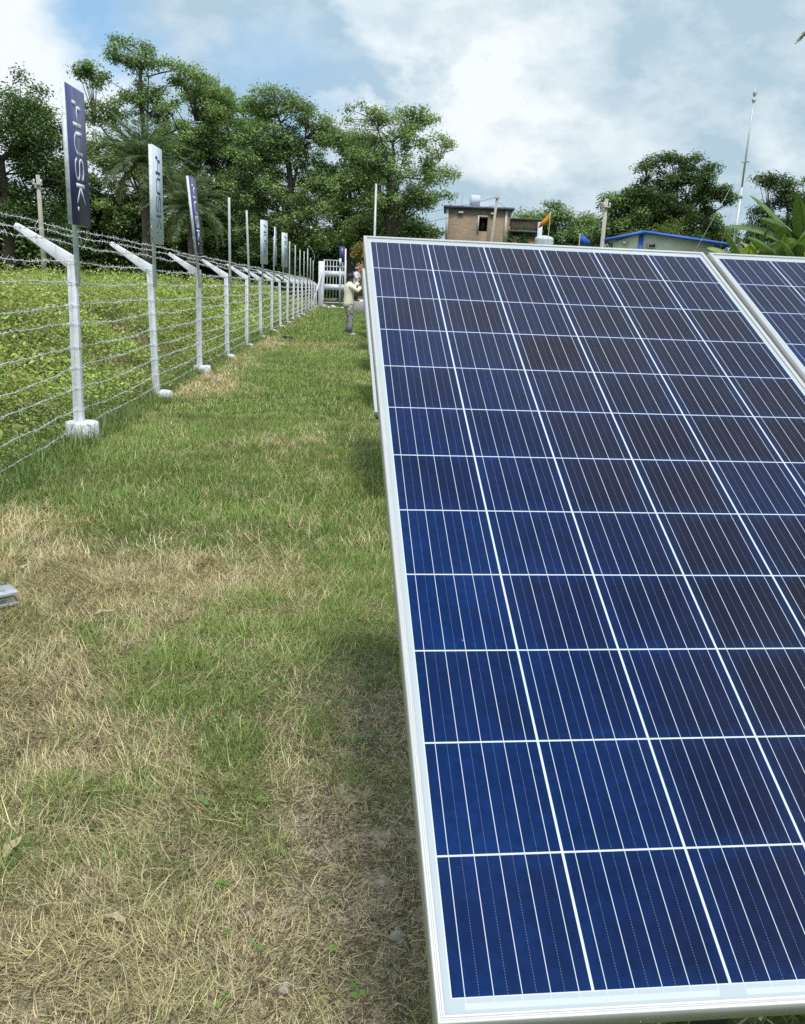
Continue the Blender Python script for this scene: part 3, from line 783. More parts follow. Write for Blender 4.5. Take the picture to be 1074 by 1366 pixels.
for k in range(11):
    mb = MB(); r = random.uniform(.12, .22); rock(mb, (0, 0, r*.4), r, None, .7); mb.c = []
    o = mb.build('painted_stone', WST if k % 3 else STM); o.location = (.75+k*.27, 51.5+random.uniform(-.4, .4), float(ground_z(.8+k*.27, 51.5))); o['label'] = 'pale stone in the row lying before the white metal gate'; o['category'] = 'stone'; o['group'] = 'stones before the gate'
    if o.location.x > 2.0: o.location.z = .0
mb = MB(); mb.box((4.9, 46.0, .33), (6.2, .22, .72), None, .02); tag(mb.build('low_wall', PAINT), 'low whitewashed wall behind the working man', 'wall')

# rail piece at left, baton on grass
o = empty('metal_channel', (-1.275, 3.575, .0), R(34)); tag(o, 'galvanised metal channel lying in the dry grass at the left edge', 'metal channel')
SHN = simple('bright_galv_mat', (.70, .73, .75), .4, .35, var=.12, scale=30, dirt=(.45, .48, .5), dscale=18, dlo=.5, dhi=.6)
mb = MB(); mb.box((-.5, .0, .066), (1.0, .12, .003)); mb.box((-.5, .0, .012), (1.0, .12, .003)); mb.box((-.5, .0585, .039), (1.0, .003, .051)); mb.box((-.5, -.058, .060), (1.0, .003, .009)); mb.box((-.5, -.058, .018), (1.0, .003, .009))
mb.build('c_profile', SHN, o)
mb = MB(); mb.tube([(-.02, -.03, .02), (-.06, -.05, .045), (-.09, -.05, .03), (-.12, -.06, .02)], .0025, 5); mb.build('tie_wire', SHN, o)
o = MB().box((0, 0, .03), (.30, .06, .05), None, .01).build('dark_baton', BLK); o.location = (-.58, 21.6, float(ground_z(-.58, 21.6))+.03); o.rotation_euler = (0, 0, -.45); tag(o, 'short dark bar dropped on the grass near the fence', 'bar')

# ------------------------------------------------------------------ poles and mast
CP = simple('concrete_pole_mat', (.38, .37, .31), .85, var=.12, scale=5); 
def upole(loc, h, r, lab, mat=CP, extras=True, lean=0):
    o = empty('utility_pole', loc); o.rotation_euler = (0, lean, 0); tag(o, lab, 'pole')
    mb = MB(); mb.tube([(0, 0, -.3), (0, 0, h)], [r, r*.72], 8); mb.build('shaft', mat, o)
    if extras:
        mb = MB(); mb.box((0, -r, h-.35), (.35, .07, .07)); mb.build('cross_piece', CP, o)
        for s in (-1, 1):
            mb = MB(); mb.lathe([(.02, 0), (.045, .03), (.03, .07), (.045, .1), (.02, .14)], (s*.13, -r, h-.30), 10); mb.build('insulator', WHB, o)
    return o
upole((-10.35, 35, .6), 4.35, .105, 'weathered concrete pole standing in the field at the far left')
upole((2.12, 30, 0), 4.75, .05, 'slim white pole rising behind the top left corner of the near panel', POLE, False)
upole((14.1, 70, 0), 9.0, .13, 'leaning concrete pole before the brick house', CP, True, R(4.0))
upole((12.9, 38, 0), 5.55, .12, 'grey concrete pole rising behind the blue-edged shed', CP, True, 0)
def oline(name, pts, r, lab):
    p0 = np.array(pts[0]); mb = MB()
    for a, b2 in zip(pts[:-1], pts[1:]):
        t_ = np.linspace(0, 1, 14)[:, None]; P = np.array(a)*(1-t_)+np.array(b2)*t_; P[:, 2] -= 4*t_[:, 0]*(1-t_[:, 0])*.35; mb.tube(P-p0, r, 4, cap=False)
    o = mb.build(name, BLK); o.location = p0; tag(o, lab, 'overhead wire')
oline('overhead_wire', [(-10.35, 35, 4.9), (1.5, 72, 6.2), (14.6, 70, 8.7)], .014, 'sagging dark wire from the far left concrete pole across in front of the trees')
oline('overhead_wire', [(14.6, 70, 8.5), (19.9, 75, 7.3)], .016, 'dark wire from the leaning pole to the white column of the brick house')
oline('overhead_wire', [(4.0, 76, 6.0), (14.5, 70, 8.1)], .016, 'dark wire running left from the leaning pole in front of the brick wall')
o = empty('antenna_mast', (15.06, 30, 0)); tag(o, 'tall thin guyed mast with a small instrument at its top', 'mast')
mb = MB(); mb.tube([(0, 0, 0), (0, 0, 5.3)], .055, 8); mb.tube([(0, 0, 5.3), (0, 0, 8.12)], [.036, .03], 8); mb.build('tube', POLE, o)
mb = MB(); mb.lathe([(.07, 0), (.07, .12), (.05, .13)], (0, 0, 4.95), 12); mb.lathe([(.02, 0), (.065, .04), (.065, .12), (.02, .16)], (0, 0, 8.05), 12); mb.lathe([(.02, 0), (.06, .10), (.07, .16), (.01, .22), (.006, .40)], (0, 0, 8.22), 10); mb.build('instrument', POLE, o)
for ax, ay in ((-2.6, .6), (1.6, -.5), (.1, 2.4)):
    mb = MB(); mb.tube([(0, 0, 6.15), (ax, ay, .0)], .006, 4); mb.build('guy_wire', POLE, o)
mb = MB(); mb.box((0, 0, 6.15), (.34, .03, .03)); mb.box((0, 0, 6.15), (.03, .34, .03)); mb.build('guy_bracket', POLE, o)

# ------------------------------------------------------------------ buildings
def brick_mat(name, c1, c2, mortar, scale=1.):
    m, t, b = material(name)
    tc = t.new('ShaderNodeTexCoord'); g = tc.outputs['Object']
    sp = t.new('ShaderNodeSeparateXYZ'); t.l.new(g, sp.inputs[0])
    cb_ = t.new('ShaderNodeCombineXYZ'); t.l.new(t.m('ADD', sp.outputs[0], sp.outputs[1]), cb_.inputs[0]); t.l.new(sp.outputs[2], cb_.inputs[1])
    br = t.new('ShaderNodeTexBrick'); t.l.new(cb_.outputs[0], br.inputs[0]); br.inputs['Scale'].default_value = 1.
    br.inputs['Brick Width'].default_value = .25; br.inputs['Row Height'].default_value = .085; br.inputs['Mortar Size'].default_value = .012
    br.inputs[1].default_value = (*c1, 1); br.inputs[2].default_value = (*c2, 1); br.inputs[3].default_value = (*mortar, 1)
    n = t.noise(g, 1.1, 6, .7); c = t.mix(t.ramp(n, .4, .75, 0, .55), br.outputs[0], (.20, .15, .10))
    n2 = t.noise(g, 4, 4, .7); c = t.mix(t.ramp(n2, .5, .75, 0, .35), c, (.45, .37, .27))
    mq = t.new('ShaderNodeMapping'); t.l.new(g, mq.inputs[0]); mq.inputs['Scale'].default_value = (1.2, 1.2, 7)
    n3 = t.noise(mq.outputs[0], 1., 6, .75); c = t.mix(t.ramp(n3, .48, .66, 0, .6), c, (.15, .10, .065))
    t.l.new(c, b.inputs['Base Color']); b.inputs['Roughness'].default_value = .9
    return m
BR = brick_mat('brick_mat', (.25, .165, .10), (.29, .215, .135), (.27, .25, .20))
BR2 = brick_mat('red_brick_mat', (.34, .13, .07), (.38, .18, .10), (.30, .22, .16))
SLAB = simple('slab_mat', (.13, .13, .13), .9, var=.25, scale=2); DKW = simple('dark_window_mat', (.012, .014, .018), .3)
GREY = simple('plaster_mat', (.50, .51, .49), .85, var=.12, scale=2); PURP = simple('roof_edge_mat', (.18, .17, .32), .7)
def house():
    o = empty('brick_house', (12.15, 80, 0)); o.rotation_euler = (0, 0, R(-9)); tag(o, 'two storey unplastered brick house with flat roof behind the near panel', 'house')
    wm = MB(); wl = 5.95
    # wall with real window hole : pieces round the opening (x 2.95..3.85, z 6.55..7.9)
    hx0, hx1, hz0, hz1 = 3.05, 3.85, 6.7, 7.9
    T = 8.62
    wm.box((hx0/2, 3, T/2), (hx0, 6, T)); wm.box(((hx1+wl)/2, 3, T/2), (wl-hx1, 6, T)); wm.box(((hx0+hx1)/2, 3.0, hz0/2), (hx1-hx0, 6, hz0)); wm.box(((hx0+hx1)/2, 3.0, (T+hz1)/2), (hx1-hx0, 6, T-hz1))
    wm.build('brick_wall', BR, o)
    mb = MB(); mb.box(((hx0+hx1)/2, 3.3, (hz0+hz1)/2), (hx1-hx0, 5, hz1-hz0)); w = mb.build('window', DKW, o)
    mb = MB(); mb.box((hx0-.07, -.04, (hz0+hz1)/2), (.14, .1, hz1-hz0+.3)); mb.box(((hx0+hx1)/2, -.04, hz1+.09), (hx1-hx0, .1, .14)); mb.build('frame', GREY, w)
    mb = MB(); mb.box((wl/2, 3, T+.10), (wl+.5, 6.6, .20)); r = mb.build('roof_slab', SLAB, o)
    mb = MB(); mb.box((wl/2, -.33, T+.12), (wl+.5, .04, .17)); mb.build('painted_edge', PURP, r)
    mb = MB(); mb.box((wl/2, -.10, 5.35), (wl+.3, .2, .17)); mb.build('floor_band', SLAB, o)
    for x in (.12, 5.5): 
        mb = MB(); mb.box((x, -.045, 7.0), (.22, .09, 3.1)); mb.build('pilaster', GREY, o)
    for x in (1.35, 4.3):
        mb = MB(); mb.box((x, -.12, 8.25), (.45, .2, .18), None, .03); mb.build('lamp_box', GREY, o)
    # lower annex right
    mb = MB(); mb.box((7.4, 2.6, 3.1), (2.9, 5.2, 6.2)); mb.build('annex_wall', BR2, o)
    mb = MB(); mb.box((7.4, 2.5, 7.35), (2.8, 5, .9)); mb.build('parapet', BR, o)
    mb = MB(); mb.box((7.4, 2.4, 6.82), (3.1, 5.6, .14)); mb.build('annex_slab', SLAB, o)
    mb = MB(); mb.box((7.4, 2.4, 7.88), (3.0, 5.4, .1)); mb.build('coping', SLAB, o)
    mb = MB(); mb.box((8.6, -.42, 3.9), (.42, .42, 7.5), None, .02); mb.build('white_column', WHB, o)
    mb = MB(); mb.box((7.0, -.02, 6.2), (.5, .05, .8)); mb.build('opening', DKW, o)
    return o
house()
# creeper on the annex
cr = MB()
for x0 in (18.05, 19.0, 19.4):
    n = 260; c = np.stack([x0+rng.normal(0, .13, n), np.full(n, 79.85-(x0-12.15)*.158)+rng.normal(0, .05, n), rng.uniform(5.2, 7.0, n)], -1)
    leaves(cr, c, np.array([[0, -1, .3]])+rng.normal(0, .4, (n, 3)), .16, .12, np.array([[.05, .13, .03]])*rng.uniform(.6, 1.4, (n, 1)))
tag(cr.build('creeper_vine', LF), 'green creeper climbing the lower brick wing of the house', 'creeper', kind='stuff')
o = empty('water_tank', (14.9, 80.8, 8.9)); tag(o, 'white box water tank standing on the brick house roof', 'water tank')
mb = MB(); mb.box((-.0, 0, .5), (.85, .85, .96), None, .04)
for i in range(6): mb.box((-.36+i*.144, -.43, .5), (.05, .05, .9))
mb.build('tank', WHB, o)
mb = MB(); mb.tube([(-1.2, 0, -.1), (-1.2, 0, 1.3), (-.6, 0, 1.3)], .02, 5); mb.build('pipe', GREY, o)
o = empty('white_dome', (20.45, 76, 4.65)); tag(o, 'ribbed white round-topped tank beside the annex column', 'tank')
mb = MB(); pr_ = []
for i in range(6): pr_ += [(.80, i*.25), (.86, i*.25+.12)]
pr_ += [(.76, 1.55), (.45, 1.68), (.1, 1.72)]
mb.lathe(pr_, (0, 0, 0), 24); mb.build('tank_body', WHB, o)
mb = MB(); mb.box((.6, 0, -.1), (3.4, 2.2, .15)); mb.build('platform', GREY, o)
mb = MB(); mb.box((0, 0, -2.3), (1.8, 1.8, 4.3)); mb.build('plinth', BR2, o)
# pennants
ORG = simple('orange_cloth', (.62, .28, .03), .8, var=.25, scale=6); BLU = simple('blue_cloth', (.03, .10, .55), .7, var=.2)
def pennant(loc, h, pts, mat, lab, lean=0):
    o = empty('flag', loc); o.rotation_euler = (0, lean, 0); tag(o, lab, 'flag')
    mb = MB(); mb.tube([(0, 0, 0), (0, 0, h)], .03, 6); mb.build('staff', CP, o)
    mb = MB(); n = 10; V = []
    for i in range(n):
        s = i/(n-1)
        for e in (0, 1):
            p0 = np.array(pts[0])*(1-s)+np.array(pts[1])*s; p1 = np.array(pts[3])*(1-s)+np.array(pts[2])*s
            p = p0*(1-e)+p1*e; V.append((p[0], .06*math.sin(s*9), h+p[1]))
    mb.add(V, [(2*i, 2*i+1, 2*i+3, 2*i+2) for i in range(n-1)]); q = mb.build('cloth', mat, o, smooth=True); q.modifiers.new('s', 'SOLIDIFY').thickness = .01
pennant((20.15, 74, 0), 8.2, [(0, .0), (-.85, -1.0), (-.95, -1.4), (0, -.95)], ORG, 'orange cloth flag streaming left beside the brick house', R(1))
pennant((18.7, 60, 0), 5.6, [(0, .0), (.75, -.45), (.8, -.75), (0, -.75)], BLU, 'small blue cloth flag below the trees right of the brick house')
# far red brick building behind the trees
def farhouse(x, w, h, lab, wins):
    o = empty('brick_building', (x, 92, 0)); tag(o, lab, 'building')
    mb = MB(); mb.box((w/2, 3, h/2), (w, 6, h)); mb.build('wall', BR2, o)
    mb = MB(); mb.box((w/2, 3, h+.12), (w+.4, 6.4, .24)); mb.build('roof', SLAB, o)
    for wx, wz in wins:
        mb = MB(); mb.box((wx, -.03, wz), (.8, .12, 1.2)); q = mb.build('window', DKW, o)
        mb = MB(); mb.box((wx, -.10, wz-.66), (1.0, .2, .1)); mb.build('sill', GREY, q)
farhouse(-2.7, 2.7, 5.9, 'reddish brick building glimpsed between tree trunks behind the bare poles', [(.7, 4.3), (1.9, 4.3), (.7, 2.4)])
farhouse(3.2, 3.6, 5.0, 'reddish brick building glimpsed behind the gate, low under the trees', [(1.0, 3.4)])
farhouse(10.8, 2.4, 7.0, 'low brick wing at the left foot of the big brick house', [(1.2, 3.4)])
# shed
SHW = simple('shed_wall_mat', (.74, .74, .64), .8, var=.1, scale=2); BLP = simple('blue_trim_mat', (.03, .13, .52), .5, var=.08); GRR = simple('shed_roof_mat', (.4, .42, .4), .7)
o = empty('prefab_shed', (12.35, 32, 0)); tag(o, 'grey-green prefab shed with a bright blue roof edge and corner strips', 'shed')
def zr(x): return 3.78+(-.012 if x < 0 else 0)+(-.29/1.62*abs(x)*1.0 if x < 0 else -.075*x)
# front corner is at x=0; left face recedes, right face runs right
W_R, W_L = 3.1, .85
ft = MB()
V = [(-W_L, .6, 0), (0, 0, 0), (W_R, .1, 0), (W_R+.3, 5, 0), (-W_L+2.1, 5.2, 0)]
H_ = [3.42, 3.74, 3.50, 3.5, 3.5]
VV = V+[(a_, b2, h) for (a_, b2, _), h in zip(V, H_)]
ft.add(VV, [(0, 1, 6, 5), (1, 2, 7, 6), (2, 3, 8, 7), (3, 4, 9, 8), (4, 0, 5, 9)]); ft.build('wall', SHW, o)
rf = MB(); E_ = [(-W_L-.36, .55, 3.50), (0, -.25, 3.80), (W_R+.55, -.12, 3.50), (W_R+.6, 5.3, 3.52), (-W_L+1.9, 5.4, 3.45)]
rf.add(E_+[(a_, b2, c_-.03) for a_, b2, c_ in E_], [(0, 1, 2, 3, 4), (9, 8, 7, 6, 5)]+[(i+5, (i+1) % 5+5, (i+1) % 5, i) for i in range(5)]); r_ = rf.build('roof', GRR, o)
ed = MB()
for a_, b2 in ((4, 0), (0, 1), (1, 2), (2, 3)):
    p, q = np.array(E_[a_])+[0, -.02, -.02], np.array(E_[b2])+[0, -.02, -.02]
    ed.tube([p, q], .062, 4)
ed.build('blue_edge', BLP, r_)
mb = MB(); mb.box((.0, -.02, 1.85), (.13, .13, 3.72)); mb.build('corner_strip', BLP, o)
mb = MB(); mb.box((W_R+.03, .08, 1.72), (.2, .13, 3.44)); mb.build('corner_strip', BLP, o)
mb = MB(); mb.box((.42, -.05, 3.32), (.34, .10, .17), None, .02); lp = mb.build('wall_lamp', GREY, o)
mb = MB(); mb.box((.42, -.11, 3.32), (.24, .03, .09)); mb.build('lens', DKW, lp)
mb = MB(); mb.box((-.55, .22, 3.38), (.12, .16, .1)); mb.tube([(-.6, .3, 3.4), (-.45, .1, 3.5)], .02, 5); mb.build('bracket', GREY, o)

# ------------------------------------------------------------------ trees
BARK = simple('bark_mat', (.085, .07, .055), .9, var=.3, scale=4, bump=.6, bscale=15)
BARKL = simple('pale_bark_mat', (.22, .20, .17), .9, var=.25, scale=4)
def bez(a, b2, sagz=.0, n=6, wob=.0):
    a = np.array(a); b2 = np.array(b2); t_ = np.linspace(0, 1, n)[:, None]
    mid = (a+b2)/2+np.array([0, 0, sagz])+rng.normal(0, wob, 3) if wob else (a+b2)/2+np.array([0, 0, sagz])
    return a*(1-t_)**2+2*mid*t_*(1-t_)+b2*t_**2
def tree(name, label, x, y, crown, ncl, nl, ls, c1, c2, trunk_h, tr, clr=(.7, 1.3), flat=.55, mat=None, cat='tree', lean=(0, 0), group=None, shell=.5, nlimb=9, droop=0.):
    z0 = float(ground_z(x, y))
    root = empty(name, (x, y, z0)); tag(root, label, cat, group)
    spine = np.array([(lean[0]*s*s, lean[1]*s*s, trunk_h*s) for s in np.linspace(0, 1, 9)])+np.c_[rng.normal(0, .06, (9, 2)), np.zeros(9)]
    tm = MB(); tm.tube(spine, tr*(1-.65*np.linspace(0, 1, 9))*np.r_[1.35, np.ones(8)], 9)
    # cluster centres
    vol = np.array([a[3]*a[4]*a[5] for a in crown])**.75; pick = rng.choice(len(crown), ncl, p=vol/vol.sum())
    CC = []
    for k in pick:
        e = crown[k]; d = rng.normal(size=3); d /= np.linalg.norm(d); rr = (shell+(1-shell)*rng.random())
        CC.append((e[0]+d[0]*e[3]*rr, e[1]+d[1]*e[4]*rr, e[2]+d[2]*e[5]*rr))
    CC = np.array(CC)
    # main limbs
    nodes = [spine[3:]]
    for k in rng.choice(ncl, min(nlimb, ncl), replace=False):
        st = spine[rng.integers(3, 9)]; en = CC[k]
        if en[2] < st[2]: st = spine[3]
        Pb = bez(st, st+(en-st)*.85, .12*np.linalg.norm(en-st), 7, .15)
        tm.tube(Pb, np.linspace(tr*.42, tr*.10, 7), 6); nodes.append(Pb[1:])
    N_ = np.concatenate(nodes)
    for c in CC:
        dd = np.linalg.norm(N_-c, axis=1)+1.2*np.maximum(0, N_[:, 2]-c[2]); st = N_[dd.argmin()]
        tm.tube(bez(st, c, .08*dd.min(), 5, .08), np.linspace(tr*.14, tr*.03, 5), 4, cap=False)
    tm.build('trunk', mat or BARK, root, smooth=True)
    lm_ = MB(); i = rng.integers(0, ncl, nl); rcl = rng.uniform(clr[0], clr[1], ncl)
    d = rng.normal(size=(nl, 3)); d /= np.linalg.norm(d, axis=1)[:, None]; d[:, 2] = np.where(rng.random(nl) < .7, np.abs(d[:, 2]), d[:, 2])
    rr = rng.random(nl)**.42
    P = CC[i]+d*(rr*rcl[i])[:, None]*np.array([1, 1, flat])+rng.normal(0, .15, (nl, 3))
    P[:, 2] -= droop*rr*rcl[i]
    nr = d*np.array([.7, .7, .6])+np.array([0, 0, .75])+rng.normal(0, .5, (nl, 3))
    tone = rng.random(nl)[:, None]; cl = rng.uniform(.72, 1.28, ncl)[i][:, None]
    col = (np.array(c1)*(1-tone)+np.array(c2)*tone)*cl
    leaves(lm_, P, nr, ls*rng.uniform(.6, 1.4, nl), ls*.6*rng.uniform(.6, 1.3, nl), col)
    lm_.build('crown', LF, root)
    return root
D1, D2 = (.055, .105, .030), (.125, .205, .06)      # dark evergreen
M1, M2 = (.10, .18, .062), (.235, .34, .12)      # mid
A1, A2 = (.14, .22, .085), (.31, .41, .165)      # airy, lighter
tree('mango_tree', 'dense dark green tree at the far left with two rounded crown lobes', -16.6, 50, [(-2.2, 0, 7.2, 3.0, 3, 3.0), (-2.8, 0, 7.9, 1.8, 1.8, 1.7), (1.7, 0, 8.0, 2.0, 2.4, 2.9), (2.3, 0, 6.4, 2.4, 2.6, 2.6), (-.4, 0, 4.2, 4.9, 3, 2.6), (-4.6, 1, 5, 3, 3, 3.2)], 300, 75000, .16, D1, D2, 6.5, .42, (.5, .95), .85, shell=.3)
tree('tall_tree', 'tallest airy tree with a visible straight trunk, behind the first sign board', -11.4, 62, [(-.4, 0, 15.2, 2.6, 2.6, 1.0), (-2.8, 0, 13.9, 1.6, 2, .9), (2.6, 0, 14.2, 2.0, 2.2, 1.0), (4.6, 0, 12.6, 1.7, 2.2, 1.2), (.8, 0, 12.6, 3.0, 2.4, 1.1), (-2.6, 0, 11.6, 2.2, 2.2, .9), (-2.4, 0, 9.4, 2.4, 2.4, 1.2), (2.4, 0, 10.2, 3.0, 3, 1.5), (0, 0, 8.2, 4.6, 3, 1.4), (.6, 0, 5.6, 4.9, 3, 2.2)], 290, 52000, .18, A1, A2, 14.6, .32, (.35, .8), .55, mat=BARK, shell=.35, nlimb=16)
tree('broad_tree', 'leafy tree standing between the tallest tree and the wide central one', -5.9, 66, [(-1.8, 0, 13.6, 2.2, 2.4, 1.5), (.8, 0, 12.6, 2.2, 2.6, 1.4), (-2.2, 0, 10.9, 3.4, 2.6, 1.8), (1.0, 0, 10.0, 3.0, 2.6, 1.9), (-1.8, 0, 8.0, 3.8, 2.6, 2.0), (.6, 0, 6.4, 4.2, 2.6, 2.2), (-.4, 0, 4.4, 4.6, 3, 2.2)], 300, 62000, .19, M1, A2, 11.5, .34, (.45, .95), .65, shell=.3, nlimb=14)
tree('central_tree', 'wide tree with dark forked trunk in the middle of the tree line', -1.6, 60, [(-1.6, 0, 12.6, 2.0, 2.4, 1.1), (.6, 0, 12.0, 2.0, 2.4, 1.2), (2.6, 0, 10.6, 2.0, 2.4, 1.2), (-2.8, 0, 10.6, 2.0, 2.4, 1.3), (0, 0, 10.0, 2.8, 2.4, 1.5), (-2.2, 0, 8.2, 2.9, 2.6, 1.6), (2.6, 0, 8.2, 2.6, 2.4, 1.6), (0, 0, 6.6, 4.2, 2.4, 1.8), (-.4, 0, 4.6, 4.3, 3, 2.2)], 300, 60000, .17, M1, A2, 10.8, .38, (.4, .85), .65, shell=.3, nlimb=14)
tree('small_leafy_tree', 'shorter tree filling the gap right of the wide central one', 2.9, 70, [(.2, 0, 11.2, 2.0, 2, 1.5), (1.5, 0, 9, 2.5, 2.4, 1.8), (-.5, 0, 8, 2.7, 2.4, 2.0), (.6, 0, 5.4, 3.6, 2.4, 2.4)], 170, 34000, .19, A1, A2, 9, .26, (.45, .9), .65, shell=.3)
tree('open_crowned_tree', 'airy tree with wide open crown and dark trunk left of the brick house', 5.3, 60, [(-1.9, 0, 11.6, 1.6, 2.0, .8), (1.0, 0, 11.5, 2.1, 2, .8), (3.0, 0, 10.2, 1.5, 2, .8), (-.2, 0, 10.2, 2.6, 2, .9), (3.0, 0, 8.4, 1.5, 2, .9), (2.4, 0, 7.0, 1.8, 2, 1.0), (-2.0, 0, 9.0, 1.9, 2, 1.2), (.3, 0, 8.4, 2.5, 2, 1.1), (.2, 0, 6.2, 3.0, 2, 1.3)], 190, 27000, .165, A1, A2, 10.2, .27, (.32, .72), .6, shell=.4, nlimb=16)
tree('bushy_tree', 'low dark bushy tree at the foot of the airy one, left of the brick house', 6.4, 66, [(-.6, 0, 4.4, 3.9, 2.5, 2.6)], 80, 20000, .23, D1, M2, 3.4, .22, (.8, 1.3), .65, shell=.3)
# dark lower storey of the wood
for k, (x, y, w, h, lab) in enumerate([(-25.0, 66, 4.5, 7.6, 'dark low tree partly cut by the left picture edge, behind the mango tree'), (-20.5, 60, 4.4, 7.2, 'dark rounded low tree standing behind the mango tree trunk'), (-14.2, 64, 4.4, 7.6, 'dark low tree behind the nearest navy sign'), (-9.0, 70, 4.4, 8.0, 'dark low tree behind the two feathery palms'), (-4.2, 74, 4.2, 7.4, 'dark low tree behind the first bare pole'), (.3, 76, 3.8, 6.0, 'dark low tree behind the small sign boards')]):
    tree('understorey_tree', lab, x, y, [(0, 0, h*.5, w, 2.6, h*.5)], 95, 21000, .30, D1, D2, h*.6, .25, (1.0, 1.6), .75, shell=.15)
# far wood as one mass
fw_ = MB(); n = 60000
xx = rng.uniform(-60, 8, n); hh = (5.6+2.8*vn(xx, 0*xx, 5, 60))*(1-sstep((xx-2)/8)*.45)
P = np.stack([xx, 96+rng.uniform(-2, 5, n), hh*rng.random(n)**.8], -1)
leaves(fw_, P, rng.normal(0, .6, (n, 3))+np.array([0, -.6, .5]), .5*rng.uniform(.6, 1.3, n), .36, np.array([[.035, .065, .022]])*rng.uniform(.6, 1.5, (n, 1)))
xx = rng.uniform(8, 75, 40000); hh = 5.4+2.4*vn(xx, 0*xx, 6, 61)
P = np.stack([xx, 100+rng.uniform(-2, 5, 40000), hh*rng.random(40000)**.8], -1)
leaves(fw_, P, rng.normal(0, .6, (40000, 3))+np.array([0, -.6, .5]), .5, .36, np.array([[.045, .08, .028]])*rng.uniform(.6, 1.5, (40000, 1)))
tag(fw_.build('far_woods', LF), 'dark belt of woodland far behind the trees', 'woods', kind='stuff')
# right side trees
tree('rounded_tree', 'pale green rounded tree directly right of the orange flag', 24.6, 88, [(-.6, 0, 7.9, 2.8, 2.5, 2.4), (2.4, 0, 7.2, 2.9, 2.4, 2.6), (-2.6, 0, 7.0, 2.4, 2, 2.2), (0, 0, 4.5, 4.4, 2, 2.4)], 130, 36000, .24, M1, A2, 5, .28, (.7, 1.2), .7, shell=.4)
tree('leafy_tree', 'darker tree with spiky outline left of the umbrella shaped one', 22.6, 62, [(0, 0, 6.2, 2.3, 2.2, 1.8), (1.8, 0, 6.0, 2, 2, 1.5), (-.6, 0, 4.2, 2.9, 2, 2.2)], 95, 23000, .22, D1, M2, 5, .24, (.6, 1.05), .6)
tree('umbrella_tree', 'big dark tree with flat layered umbrella crown above the shed', 26.2, 62, [(-.6, 0, 10.3, 2.2, 2.6, .4), (1.7, 0, 9.9, 1.6, 2, .35), (-2.6, 0, 9.6, 1.2, 2, .35), (-.2, 0, 8.9, 3.3, 3, .7), (2.9, 0, 8.2, 1.9, 2.4, .6), (-3.0, 0, 7.7, 2.4, 2.4, .8), (.2, 0, 7.3, 4.6, 3, 1.1), (0, 0, 5, 4.8, 3, 1.8)], 270, 52000, .17, D1, (.10, .165, .05), 8.6, .36, (.38, .8), .45, shell=.4, nlimb=16)
tree('side_tree', 'dark tree with a branch reaching left at the right picture edge', 33.9, 60, [(-1.9, 0, 9.0, 1.5, 1.6, .45), (1.2, 0, 8.3, 2.7, 2, 1.0), (0, 0, 6.8, 3, 2.4, 1.5), (-.5, 0, 4.7, 3.6, 2.4, 1.8)], 170, 36000, .17, D1, (.12, .19, .06), 7, .3, (.4, .85), .5)
tree('low_tree', 'low dark tree filling between the umbrella tree and the right edge', 30.3, 66, [(0, 0, 5.8, 3.3, 2.4, 1.8), (0, 0, 3.8, 3.4, 2.4, 1.8)], 95, 24000, .24, D1, M2, 4.5, .26, (.7, 1.2), .6)
tree('yellow_green_bush', 'yellow-green bush at the right picture edge beside the banana plants', 19.3, 31.5, [(0, 0, 3.5, 1.3, 1.2, 1.2), (.6, 0, 2.4, 1.3, 1, 1.2)], 60, 11000, .10, (.11, .16, .03), (.24, .27, .05), 2.6, .1, (.3, .6), .7, cat='bush')
tree('pale_bush', 'light green bush left of the mast behind the shed', 16.3, 39, [(0, 0, 4.0, 1.2, 1.0, .75), (-1.2, 0, 3.7, 1., 1., .6)], 40, 6500, .11, (.08, .13, .03), (.18, .22, .05), 3, .1, (.3, .6), .7, cat='bush')
tree('dry_leaved_shrub', 'small shrub with drooping yellow-brown leaves behind the working man', 3.15, 52, [(0, 0, 2.95, .55, .5, .25)], 16, 1500, .14, (.22, .16, .03), (.40, .30, .08), 2.6, .06, (.25, .4), .5, cat='shrub', droop=.5)

